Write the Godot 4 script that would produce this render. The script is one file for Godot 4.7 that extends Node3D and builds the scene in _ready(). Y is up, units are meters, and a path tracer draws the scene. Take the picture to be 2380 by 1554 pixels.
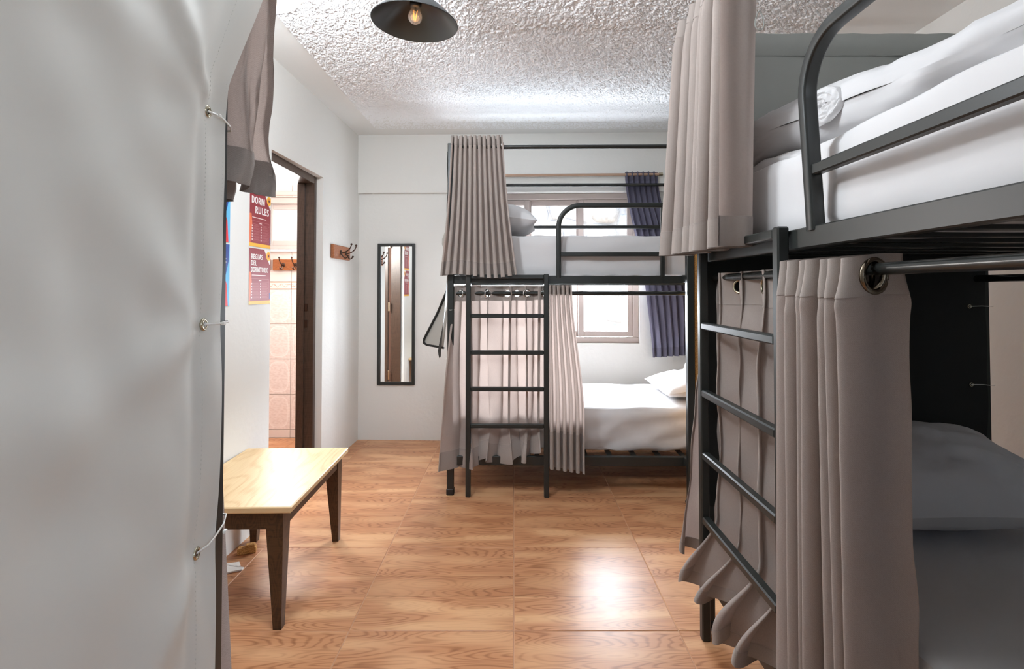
extends Node3D

const UNSEEN_GLOBE := 0.5
const FILL_GLOBE_LEFT := 1.35
const BACK := 0.9  # strength of the added fill light behind the viewpoint
const BACK_FILL_UP := 48.0
const FAR := 18.0
const FAR_UP := -17.0
var M := {}
var nz := FastNoiseLite.new()
var rng := RandomNumberGenerator.new()

# ---------------------------------------------------------------- mesh builder
class Mb:
	var v := PackedVector3Array()
	var n := PackedVector3Array()
	var t := PackedVector2Array()
	var ix := PackedInt32Array()

	func quad(a: Vector3, b: Vector3, c: Vector3, d: Vector3, uv := []) -> void:
		var o := v.size()
		var nn := (b - a).cross(c - a)
		if nn.length() < 1e-12:
			nn = (c - a).cross(d - a)
		nn = nn.normalized()
		for p in [a, b, c, d]:
			v.append(p)
			n.append(nn)
		for k in 4:
			t.append(uv[k] if uv.size() == 4 else Vector2.ZERO)
		for k in [0, 2, 1, 0, 3, 2]:
			ix.append(o + k)

	func fq(a: Vector3, b: Vector3, c: Vector3, d: Vector3, out: Vector3, uv := []) -> void:
		if (b - a).cross(c - a).dot(out) < 0.0:
			quad(a, d, c, b, [uv[0], uv[3], uv[2], uv[1]] if uv.size() == 4 else [])
		else:
			quad(a, b, c, d, uv)

	func tri(a: Vector3, b: Vector3, c: Vector3, out: Vector3) -> void:
		var o := v.size()
		var nn := (b - a).cross(c - a).normalized()
		if nn.dot(out) < 0.0:
			var s := b
			b = c
			c = s
			nn = -nn
		for p in [a, b, c]:
			v.append(p)
			n.append(nn)
			t.append(Vector2.ZERO)
		for k in [0, 2, 1]:
			ix.append(o + k)

	func box(c: Vector3, s: Vector3, bev := 0.0, B := Basis()) -> void:
		var h := s / 2.0
		bev = minf(bev, minf(h.x, minf(h.y, h.z)) * 0.9)
		var P := func(ax: int, sx: float, sy: float, sz: float) -> Vector3:
			var q := Vector3(sx * (h.x - (0.0 if ax == 0 else bev)), sy * (h.y - (0.0 if ax == 1 else bev)), sz * (h.z - (0.0 if ax == 2 else bev)))
			return c + B * q
		for k in [-1.0, 1.0]:
			fq(P.call(0, k, -1, -1), P.call(0, k, 1, -1), P.call(0, k, 1, 1), P.call(0, k, -1, 1), B * Vector3(k, 0, 0))
			fq(P.call(1, -1, k, -1), P.call(1, 1, k, -1), P.call(1, 1, k, 1), P.call(1, -1, k, 1), B * Vector3(0, k, 0))
			fq(P.call(2, -1, -1, k), P.call(2, 1, -1, k), P.call(2, 1, 1, k), P.call(2, -1, 1, k), B * Vector3(0, 0, k))
		if bev <= 0.0:
			return
		for i in [-1.0, 1.0]:
			for j in [-1.0, 1.0]:
				fq(P.call(0, i, j, -1), P.call(0, i, j, 1), P.call(1, i, j, 1), P.call(1, i, j, -1), B * Vector3(i, j, 0))
				fq(P.call(0, i, -1, j), P.call(0, i, 1, j), P.call(2, i, 1, j), P.call(2, i, -1, j), B * Vector3(i, 0, j))
				fq(P.call(1, -1, i, j), P.call(1, 1, i, j), P.call(2, 1, i, j), P.call(2, -1, i, j), B * Vector3(0, i, j))
				for k in [-1.0, 1.0]:
					tri(P.call(0, i, j, k), P.call(1, i, j, k), P.call(2, i, j, k), B * Vector3(i, j, k))

	func bar(a: Vector3, b: Vector3, w: float, hh: float, bev := 0.003, up := Vector3.UP) -> void:
		var x := (b - a).normalized()
		var z := x.cross(up).normalized()
		var y := z.cross(x).normalized()
		box((a + b) / 2.0, Vector3((b - a).length(), hh, w), bev, Basis(x, y, z))

	func prism(pl: Array, y0: float, y1: float) -> void:
		var c := Vector2.ZERO
		for p in pl:
			c += p
		c /= pl.size()
		for i in pl.size():
			var a: Vector2 = pl[i]
			var b: Vector2 = pl[(i + 1) % pl.size()]
			var e := b - a
			var o := Vector2(e.y, -e.x)
			if o.dot((a + b) / 2.0 - c) < 0.0:
				o = -o
			fq(Vector3(a.x, y0, a.y), Vector3(b.x, y0, b.y), Vector3(b.x, y1, b.y), Vector3(a.x, y1, a.y), Vector3(o.x, 0, o.y))
			if i > 0 and i < pl.size() - 1:
				var p0: Vector2 = pl[0]
				tri(Vector3(p0.x, y1, p0.y), Vector3(a.x, y1, a.y), Vector3(b.x, y1, b.y), Vector3.UP)
				tri(Vector3(p0.x, y0, p0.y), Vector3(a.x, y0, a.y), Vector3(b.x, y0, b.y), Vector3.DOWN)

	# smooth surface f(u, v), u and v from 0 to 1
	func grid(nu: int, nv: int, f: Callable, flip := false, closed := false) -> void:
		var o := v.size()
		var pts := PackedVector3Array()
		for j in nv + 1:
			for i in nu + 1:
				pts.append(f.call(float(i) / nu, float(j) / nv))
		var w := nu + 1
		for j in nv + 1:
			for i in w:
				var i0 := i - 1
				var i1 := i + 1
				if closed:
					i0 = (i - 1 + nu) % nu
					i1 = (i + 1) % nu
				else:
					i0 = maxi(i0, 0)
					i1 = mini(i1, nu)
				var du := pts[j * w + i1] - pts[j * w + i0]
				var dv := pts[mini(j + 1, nv) * w + i] - pts[maxi(j - 1, 0) * w + i]
				var nn := du.cross(dv)
				if nn.length_squared() < 1e-18:
					nn = pts[j * w + i1] - pts[((j + 1) if j < nv else (j - 1)) * w + i]
					if j == 0:
						nn = (pts[w + i1] - pts[w + i0]).cross(dv)
					else:
						nn = (pts[(j - 1) * w + i1] - pts[(j - 1) * w + i0]).cross(dv)
				nn = nn.normalized()
				v.append(pts[j * w + i])
				n.append(-nn if flip else nn)
				t.append(Vector2(float(i) / nu, float(j) / nv))
		for j in nv:
			for i in nu:
				var a := o + j * w + i
				var q := [a, a + 1, a + w + 1, a + w]
				var ord := [0, 1, 2, 0, 2, 3] if flip else [0, 2, 1, 0, 3, 2]
				for k in ord:
					ix.append(q[k])

	func sweep(path: Array, prof: Array, closed := false, caps := true, up := Vector3.UP) -> void:
		var m := path.size()
		var fr := []
		var last := up
		for i in m:
			var a: Vector3 = path[(i - 1 + m) % m] if closed else path[maxi(i - 1, 0)]
			var b: Vector3 = path[(i + 1) % m] if closed else path[mini(i + 1, m - 1)]
			var tg := (b - a).normalized()
			var s := tg.cross(last)
			if s.length() < 1e-3:
				s = tg.cross(Vector3(0.3, 0.2, 1.0))
			s = s.normalized()
			last = s.cross(tg).normalized()
			fr.append([path[i], s, last])
		var np := prof.size()
		var mm := m if closed else m - 1
		grid(np, mm, func(uu: float, vv: float) -> Vector3:
			var k: Array = fr[int(round(vv * mm)) % m]
			var q: Vector2 = prof[int(round(uu * np)) % np]
			return k[0] + k[1] * q.x + k[2] * q.y, true, true)
		if caps and not closed:
			for e in [0, m - 1]:
				var k: Array = fr[e]
				var out: Vector3 = (path[0] - path[1]) if e == 0 else (path[m - 1] - path[m - 2])
				for i in range(1, np - 1):
					var tr := []
					for q in [prof[0], prof[i], prof[i + 1]]:
						tr.append(k[0] + k[1] * q.x + k[2] * q.y)
					tri(tr[0], tr[1], tr[2], out)

	func tube(path: Array, r: float, sides := 10, closed := false) -> void:
		var prof := []
		for i in sides:
			prof.append(Vector2(cos(TAU * i / sides), sin(TAU * i / sides)) * r)
		sweep(path, prof, closed)

	func rod(a: Vector3, b: Vector3, r: float, sides := 14) -> void:
		tube([a, b], r, sides)

	func ring(c: Vector3, ax: Vector3, R: float, r: float, sides := 24, rs := 8) -> void:
		var s := ax.cross(Vector3.UP if absf(ax.y) < 0.9 else Vector3.RIGHT).normalized()
		var q := ax.cross(s).normalized()
		var path := []
		for i in sides:
			path.append(c + (s * cos(TAU * i / sides) + q * sin(TAU * i / sides)) * R)
		tube(path, r, rs, true)

	func lathe(prof: Array, sides: int, X := Transform3D()) -> void:
		var m := prof.size() - 1
		grid(sides, m, func(u: float, vv: float) -> Vector3:
			var p: Vector2 = prof[int(round(vv * m))]
			return X * Vector3(p.x * cos(TAU * u), p.y, p.x * sin(TAU * u)), false, true)

	# rounded box with soft displaced faces
	func rbox(c: Vector3, s: Vector3, r: float, step: float, disp: Callable) -> void:
		var h := s / 2.0
		var inner := h - Vector3.ONE * r
		var P := func(q: Vector3) -> Vector3:
			var k := q.clamp(-inner, inner)
			var d := (q - k)
			if d.length() > 1e-6:
				d = d.normalized()
			var p := k + d * r
			return c + p + d * disp.call(c + p, d)
		for ax in 3:
			var a1 := (ax + 1) % 3
			var a2 := (ax + 2) % 3
			for sg in [-1.0, 1.0]:
				var n1 := clampi(int(s[a1] / step), 4, 150)
				var n2 := clampi(int(s[a2] / step), 4, 150)
				grid(n1, n2, func(u: float, w: float) -> Vector3:
					var q := Vector3.ZERO
					q[ax] = sg * h[ax]
					q[a1] = _den(u, h[a1], r)
					q[a2] = _den(w, h[a2], r)
					return P.call(q), sg < 0.0)

	func _den(u: float, h: float, r: float) -> float:
		# more samples in the rounded rims
		var x := u * 2.0 - 1.0
		var e := 0.25
		var a := absf(x)
		var k := (a / (1.0 - e)) * (h - r) if a < 1.0 - e else (h - r) + (a - (1.0 - e)) / e * r
		return signf(x) * k

	func mesh() -> ArrayMesh:
		var arr := []
		arr.resize(Mesh.ARRAY_MAX)
		arr[Mesh.ARRAY_VERTEX] = v
		arr[Mesh.ARRAY_NORMAL] = n
		arr[Mesh.ARRAY_TEX_UV] = t
		arr[Mesh.ARRAY_INDEX] = ix
		var am := ArrayMesh.new()
		am.add_surface_from_arrays(Mesh.PRIMITIVE_TRIANGLES, arr)
		return am

# ---------------------------------------------------------------- node helpers
func obj(called: String, mb, mat: Material, parent: Node = self) -> MeshInstance3D:
	var o := MeshInstance3D.new()
	o.name = called
	o.mesh = mb.mesh() if mb is Mb else mb
	o.material_override = mat
	parent.add_child(o, true)
	return o

func tag(o: Node, label: String, category := "", group := "", kind := "") -> Node:
	if label:
		o.set_meta("label", label)
	if category:
		o.set_meta("category", category)
	if group:
		o.set_meta("group", group)
	if kind:
		o.set_meta("kind", kind)
	return o

func numbered(called: String) -> String:
	if not has_node(called):
		return called
	var k := 1
	while has_node("%s_%03d" % [called, k]):
		k += 1
	return "%s_%03d" % [called, k]

func thing(called: String, label: String, category: String, X := Transform3D(), group := "") -> Node3D:
	var o := Node3D.new()
	o.name = numbered(called)
	o.transform = X
	add_child(o)
	tag(o, label, category, group)
	return o

func struct(called: String, label: String, X := Transform3D()) -> Node3D:
	var o := Node3D.new()
	o.name = called
	o.transform = X
	add_child(o)
	tag(o, label, called.split("_")[0], "", "structure")
	return o

func frame(at: Vector3, deg := 0.0) -> Transform3D:
	return Transform3D(Basis(Vector3.UP, deg_to_rad(deg)), at)

func sm(a: float, b: float, x: float) -> float:
	var k := clampf((x - a) / (b - a), 0.0, 1.0)
	return k * k * (3.0 - 2.0 * k)

func gs(x: float, w: float) -> float:
	return exp(-x * x / (w * w))

func N(x: float, y: float, z := 0.0) -> float:
	return nz.get_noise_3d(x, y, z)

# ---------------------------------------------------------------- materials
func mat(called: String, c: Color, rough := 0.6, metal := 0.0) -> StandardMaterial3D:
	var m := StandardMaterial3D.new()
	m.resource_name = called
	m.albedo_color = c
	m.roughness = rough
	m.metallic = metal
	M[called] = m
	return m

func c8(r: float, g: float, b: float) -> Color:
	return Color(r / 255.0, g / 255.0, b / 255.0)

func noise_tex(size: int, freq: float, sd: int, oct := 3, normal := false, strength := 4.0) -> NoiseTexture2D:
	var t := NoiseTexture2D.new()
	var f := FastNoiseLite.new()
	f.seed = sd
	f.frequency = freq
	f.fractal_octaves = oct
	t.noise = f
	t.width = size
	t.height = size
	t.seamless = true
	t.as_normal_map = normal
	t.bump_strength = strength
	return t

func tri(m: StandardMaterial3D, s: float, world := false) -> StandardMaterial3D:
	m.uv1_triplanar = true
	m.uv1_world_triplanar = world
	m.uv1_scale = Vector3.ONE * s
	return m

func image(w: int, h: int, f: Callable) -> ImageTexture:
	var im := Image.create(w, h, false, Image.FORMAT_RGB8)
	for y in h:
		for x in w:
			im.set_pixel(x, y, f.call(x, y))
	return ImageTexture.create_from_image(im)

func wood_tile(sd: int) -> ImageTexture:
	# one printed floor tile: three boards of unequal width, grain along x
	var cuts := [0.0, 0.41, 0.655, 1.0]
	var base := [c8(192, 137, 98), c8(182, 126, 88), c8(196, 141, 101)]
	var dark := [c8(150, 97, 63), c8(140, 89, 57), c8(154, 100, 65)]
	var lite := [c8(216, 168, 126), c8(204, 154, 113), c8(222, 176, 132)]
	var W := 720
	return image(W, W, func(px: int, py: int) -> Color:
		var x := float(px) / W
		var y := float(py) / W
		var k := 0
		while y > cuts[k + 1]:
			k += 1
		var o := sd * 7.3 + k * 3.1
		var g := N(x * 0.9 + o, y * 5.0 + o, o) + 0.16 * N(x * 2.0 + o, y * 13.0, o + 4.0)
		var ring := g * 5.0
		var s := 0.5 + 0.5 * sin(ring * TAU)
		var fib := N(x * 2.5, y * 60.0, o) * 0.6 + N(x * 6.0, y * 170.0, o + 9.0) * 0.5
		var broad := N(x * 1.2 + o, y * 5.0, o + 20.0)
		var c: Color = base[k]
		c = c.lerp(dark[k], clampf(pow(s, 3.0) * 0.78 + fib * 0.4 - 0.05, 0.0, 1.0))
		c = c.lerp(lite[k], clampf(0.15 + broad * 0.9, 0.0, 0.75))
		var d := minf(absf(y - cuts[1]), absf(y - cuts[2]))
		if d < 0.0022:
			c = c.lerp(c8(95, 55, 32), 0.55)
		return c)

func wood_plain(W: int, base: Color, dark: Color, sd: float, fx: float, fy: float, rings: float, power := 2.0) -> ImageTexture:
	return image(W, W, func(px: int, py: int) -> Color:
		var x := float(px) / W
		var y := float(py) / W
		var g := N(x * fx + sd, y * fy, sd) * rings
		var s := 0.5 + 0.5 * sin(g * TAU)
		var fib := N(x * 6.0 + sd, y * 130.0, sd + 5.0)
		return base.lerp(dark, clampf(pow(s, power) * 0.6 + fib * 0.4, 0.0, 1.0)))

func build_materials() -> void:
	var m := tri(mat("wall_paint", c8(226, 224, 219), 0.75), 1.5, true)
	m.normal_enabled = true
	m.normal_texture = noise_tex(256, 0.06, 3, 4, true, 1.2)
	m.normal_scale = 0.25
	m = tri(mat("ceiling_paint", c8(248, 250, 252), 0.85), 4.0, true)
	m.normal_enabled = true
	m.normal_texture = noise_tex(256, 0.05, 5, 4, true, 3.0)
	m.normal_scale = 0.5
	mat("ceiling_smooth", c8(234, 234, 232), 0.8)
	for k in 2:
		m = mat("floor_tile_%d" % k, Color.WHITE, 0.34)
		m.albedo_texture = wood_tile(k + 1)
		m.metallic_specular = 0.4
	mat("grout", c8(196, 156, 128), 0.8)
	mat("concrete", c8(150, 145, 138), 0.9)
	m = mat("pine", Color.WHITE, 0.42)
	m.albedo_texture = wood_plain(512, c8(233, 202, 155), c8(214, 174, 122), 3.0, 1.1, 2.6, 3.0, 3.0)
	m = tri(mat("dark_wood", Color.WHITE, 0.4), 3.0)
	m.albedo_texture = wood_plain(256, c8(84, 58, 36), c8(52, 34, 20), 9.0, 6.0, 2.0, 3.0)
	m = tri(mat("door_wood", Color.WHITE, 0.32), 1.4)
	m.albedo_texture = wood_plain(256, c8(76, 58, 47), c8(56, 42, 33), 19.0, 9.0, 1.0, 3.0)
	m = tri(mat("hook_wood", Color.WHITE, 0.4), 4.0)
	m.albedo_texture = wood_plain(256, c8(164, 100, 58), c8(124, 70, 38), 29.0, 1.0, 5.0, 3.0)
	m = tri(mat("chipboard", Color.WHITE, 0.8), 5.0)
	m.albedo_texture = image(256, 256, func(x: int, y: int) -> Color:
		var a := N(x * 0.09, y * 0.22, 1.0) + N(x * 0.3, y * 0.12, 5.0)
		return c8(214, 165, 98).lerp(c8(160, 110, 55), clampf(0.35 + a * 0.9, 0.0, 1.0)))
	m = mat("frame_metal", c8(36, 39, 37), 0.38, 0.0)
	m.metallic_specular = 0.5
	m = mat("rod_metal", c8(40, 42, 40), 0.25, 0.3)
	m.metallic_specular = 0.6
	mat("chrome", c8(215, 215, 215), 0.12, 1.0)
	mat("brass_grey", c8(190, 182, 160), 0.25, 1.0)
	mat("dark_nickel", c8(120, 110, 96), 0.22, 1.0)
	mat("pole_wood", c8(172, 140, 118), 0.5)
	mat("bronze", c8(70, 48, 36), 0.35, 0.6)
	mat("black_plastic", c8(22, 22, 22), 0.5)
	mat("white_plastic", c8(240, 238, 232), 0.35)
	var weave := image(64, 64, func(x: int, y: int) -> Color:
		var a := 0.5 + 0.5 * sin(TAU * x / 8.0) * sin(TAU * y / 8.0)
		var b := a * 0.6 + 0.2 * N(x * 0.4, y * 2.0) + 0.2
		return Color(b, b, b))
	for k in [["curtain_taupe", c8(188, 175, 167), 0.62], ["curtain_navy", c8(108, 105, 124), 0.25]]:
		m = tri(mat(k[0], k[1], 0.85), 18.0)
		m.heightmap_enabled = false
		m.rim_enabled = true
		m.rim = 0.35
		m.rim_tint = 0.6
		m.backlight_enabled = true
		m.backlight = Color(k[2], k[2] * 0.92, k[2] * 0.9).linear_to_srgb() if k[0] == "curtain_taupe" else Color(k[2], k[2], k[2]).linear_to_srgb()
		m.albedo_texture = image(64, 64, func(x: int, y: int) -> Color:
			var a := 0.93 + 0.05 * sin(TAU * x / 4.0) * sin(TAU * y / 4.0) + 0.05 * N(x * 0.35, y * 1.4, 3.0)
			return Color(a, a, a))
	# the turned double hems let no light through
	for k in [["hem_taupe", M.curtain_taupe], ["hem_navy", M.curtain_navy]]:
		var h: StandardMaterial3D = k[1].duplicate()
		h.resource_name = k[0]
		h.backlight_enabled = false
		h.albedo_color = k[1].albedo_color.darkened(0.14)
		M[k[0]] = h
	m = tri(mat("sheet", c8(212, 210, 210), 0.8), 1.0)
	m.rim_enabled = true
	m.rim = 0.2
	m = tri(mat("canvas", c8(222, 221, 214), 0.5), 14.0)
	m.metallic_specular = 0.4
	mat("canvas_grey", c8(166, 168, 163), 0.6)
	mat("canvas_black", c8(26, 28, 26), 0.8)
	mat("canvas_thread", c8(214, 214, 206), 0.8)
	m = mat("mirror_glass", c8(240, 242, 240), 0.02, 1.0)
	m = mat("lamp_outside", c8(24, 25, 25), 0.4)
	m = mat("lamp_inside", c8(38, 38, 34), 0.32)
	m.metallic_specular = 0.55
	m = mat("bulb_glass", Color(1, 1, 1, 0.06), 0.03)
	m.transparency = BaseMaterial3D.TRANSPARENCY_ALPHA
	m = mat("filament", c8(255, 170, 70), 0.5)
	m.emission_enabled = true
	m.emission = c8(255, 150, 55)
	m.emission_energy_multiplier = 0.7
	m = mat("opal", c8(250, 246, 240), 0.3)  # glowing glass of the globe lamps that hang out of view
	m.emission_enabled = true
	m.emission = c8(255, 244, 230)
	m.emission_energy_multiplier = 1.5
	m = mat("window_frame", c8(172, 158, 151), 0.45)  # brown paled in the colour itself to stand for window glare
	m = mat("pane", Color(0.95, 0.98, 1.0, 0.05), 0.02)
	m.transparency = BaseMaterial3D.TRANSPARENCY_ALPHA
	m = mat("frosted_pane", Color(0.97, 0.98, 1.0), 0.9)
	m.backlight_enabled = true
	m.backlight = Color(1, 1, 1)
	mat("white_frame", c8(200, 193, 190), 0.4)
	m = mat("bath_tile", Color.WHITE, 0.2)
	m.albedo_texture = image(100, 150, func(x: int, y: int) -> Color:
		var dx := absf(x - 50.0) / 44.0
		var dy := absf(y - 75.0) / 68.0
		var e := pow(pow(dx, 3.2) + pow(dy, 3.2), 1.0 / 3.2)
		var c := c8(240, 234, 232).lerp(c8(230, 222, 219), clampf(0.4 + N(x * 0.06, y * 0.12) * 0.9, 0.0, 1.0))
		c = c.lerp(c8(250, 248, 247), gs(e - 0.95, 0.035) + 0.5 * gs(e - 0.86, 0.02))
		return c)
	mat("bath_tile_plain", c8(232, 226, 222), 0.2)
	m = mat("bath_border", Color.WHITE, 0.2)
	m.albedo_texture = image(160, 48, func(x: int, y: int) -> Color:
		var c := c8(240, 230, 224)
		var yy := 24.0 + 9.0 * sin(x * TAU / 53.0) + 3.0 * sin(x * TAU / 20.0)
		c = c.lerp(c8(176, 120, 100), 0.8 * gs(y - yy, 1.6))
		var y2 := 24.0 - 10.0 * sin(x * TAU / 40.0 + 1.0)
		if fmod(x, 40.0) < 18.0:
			c = c.lerp(c8(190, 130, 110), 0.7 * gs(y - y2, 1.3))
		if y < 4 or y > 43:
			c = c8(206, 158, 140)
		return c)
	mat("bath_grout", c8(205, 182, 172), 0.8)
	for k in 5:
		m = tri(mat("stone_%d" % k, [c8(226, 220, 208), c8(214, 208, 200), c8(232, 228, 222), c8(206, 196, 182), c8(196, 198, 202)][k], 0.9), 3.0)
		m.albedo_texture = image(128, 128, func(x: int, y: int) -> Color:
			var a := 0.93 + 0.09 * N(x * 0.06, y * 0.06, k * 5.0) + 0.1 * N(x * 0.25, y * 0.25, k)
			return Color(a, a, a))
	mat("stone_rust", c8(226, 160, 90), 0.9)
	mat("mortar", c8(196, 190, 182), 0.95)
	mat("outside_ground", c8(176, 170, 160), 0.9)
	mat("pier_paint", c8(235, 238, 242), 0.8)
	mat("poster_maroon", c8(140, 50, 56), 0.5)

# ---------------------------------------------------------------- main
func _ready() -> void:
	nz.noise_type = FastNoiseLite.TYPE_SIMPLEX
	nz.fractal_type = FastNoiseLite.FRACTAL_NONE
	nz.frequency = 1.0
	nz.seed = 11
	rng.seed = 5

	# camera: 1183 px focal length, axis at (1194, 647) of 2380 x 1554, tilted up 1.2 degrees
	var cam := Camera3D.new()
	cam.name = "camera"
	cam.position = Vector3(0, 1.243, 0)
	cam.rotation.x = deg_to_rad(1.2)
	cam.projection = Camera3D.PROJECTION_FRUSTUM
	cam.near = 0.05
	cam.far = 100.0
	cam.size = 0.05 * 1554.0 / 1183.0
	cam.frustum_offset = Vector2(-4.0, -130.0) / 1183.0 * 0.05
	cam.current = true
	add_child(cam)

	var we := WorldEnvironment.new()
	we.name = "environment"
	var env := Environment.new()
	var sky := Sky.new()
	var psm := ProceduralSkyMaterial.new()
	psm.sky_top_color = c8(150, 185, 230)
	psm.sky_horizon_color = c8(228, 236, 245)
	psm.ground_bottom_color = c8(150, 145, 140)
	psm.ground_horizon_color = c8(220, 225, 230)
	psm.sky_energy_multiplier = 2.0
	sky.sky_material = psm
	env.background_mode = Environment.BG_SKY
	env.sky = sky
	env.tonemap_mode = Environment.TONE_MAPPER_LINEAR
	env.tonemap_exposure = 1.18
	env.sdfgi_enabled = true
	env.ssao_enabled = true
	env.ssil_enabled = true
	we.environment = env
	add_child(we)

	var sun := DirectionalLight3D.new()
	sun.name = "sun"
	sun.light_energy = 3.4
	sun.light_color = c8(255, 246, 230)
	sun.light_angular_distance = 0.5
	sun.shadow_enabled = true
	sun.look_at_from_position(Vector3(2.0, 6.2, 2.6), Vector3.ZERO)
	add_child(sun)

	# daylight through the far and bathroom windows, added fill light at the back
	day("window_daylight_far", frame(Vector3(0.33, 1.13, -4.36), 178.0).rotated_local(Vector3.RIGHT, deg_to_rad(FAR_UP)), Vector2(1.3, 0.66), FAR, c8(238, 246, 255))
	day("window_daylight_bath", frame(Vector3(-2.05, 1.78, -4.22), 180.0).rotated_local(Vector3.RIGHT, deg_to_rad(-10)), Vector2(0.8, 0.42), 6.5, c8(255, 251, 248))
	day("fill_light_back", frame(Vector3(1.15, 1.62, 1.46), 0.0).rotated_local(Vector3.RIGHT, deg_to_rad(BACK_FILL_UP)), Vector2(1.4, 1.0), BACK, c8(238, 247, 255))

	build_materials()
	build_room()
	build_bathroom()
	build_outside()
	build_beds()
	build_bedding()
	build_curtains()
	build_furniture()

func day(called: String, X: Transform3D, size: Vector2, energy: float, c: Color) -> void:
	var a := AreaLight3D.new()
	a.name = called
	a.transform = X
	a.area_size = size
	a.light_energy = energy
	a.light_color = c
	a.area_range = 12.0
	a.shadow_enabled = true
	add_child(a)

# ---------------------------------------------------------------- room
func XL(z: float) -> float:
	return -1.289 - 0.026 * (z + 4.25)

var FW := Transform3D()

func window_unit(o: Node3D, x0: float, x1: float, y0: float, y1: float, zf: float, panels: int, fr: Material, glass: Material) -> void:
	# a sliding window in the plane z = zf of its own node
	var mb := Mb.new()
	var d := 0.07
	mb.box(Vector3((x0 + x1) / 2, y0 + 0.025, zf), Vector3(x1 - x0, 0.05, d), 0.004)
	mb.box(Vector3((x0 + x1) / 2, y1 - 0.025, zf), Vector3(x1 - x0, 0.05, d), 0.004)
	for x in [x0 + 0.0225, x1 - 0.0225]:
		mb.box(Vector3(x, (y0 + y1) / 2, zf), Vector3(0.045, y1 - y0 - 0.1, d), 0.004)
	obj("window_frame", mb, fr, o)
	var w := (x1 - x0 - 0.09) / panels
	for k in panels:
		var a := x0 + 0.045 + w * k
		var zz := zf + (0.012 if k % 2 == 0 else -0.014)
		var s := Mb.new()
		var b0 := y0 + 0.052
		var b1 := y1 - 0.052
		var lo := a - (0.015 if k > 0 else 0.0)
		var hi := a + w + (0.015 if k < panels - 1 else 0.0)
		for x in [lo + 0.0225, hi - 0.0225]:
			s.box(Vector3(x, (b0 + b1) / 2, zz), Vector3(0.045, b1 - b0, 0.024), 0.003)
		for y in [b0 + 0.0225, b1 - 0.0225]:
			s.box(Vector3((lo + hi) / 2, y, zz), Vector3(hi - lo - 0.09, 0.045, 0.024), 0.003)
		var sash := obj("sash", s, fr, o)
		var g := Mb.new()
		g.box(Vector3((lo + hi) / 2, (b0 + b1) / 2, zz), Vector3(hi - lo - 0.088, b1 - b0 - 0.088, 0.004))
		obj("pane", g, glass, sash)

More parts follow.
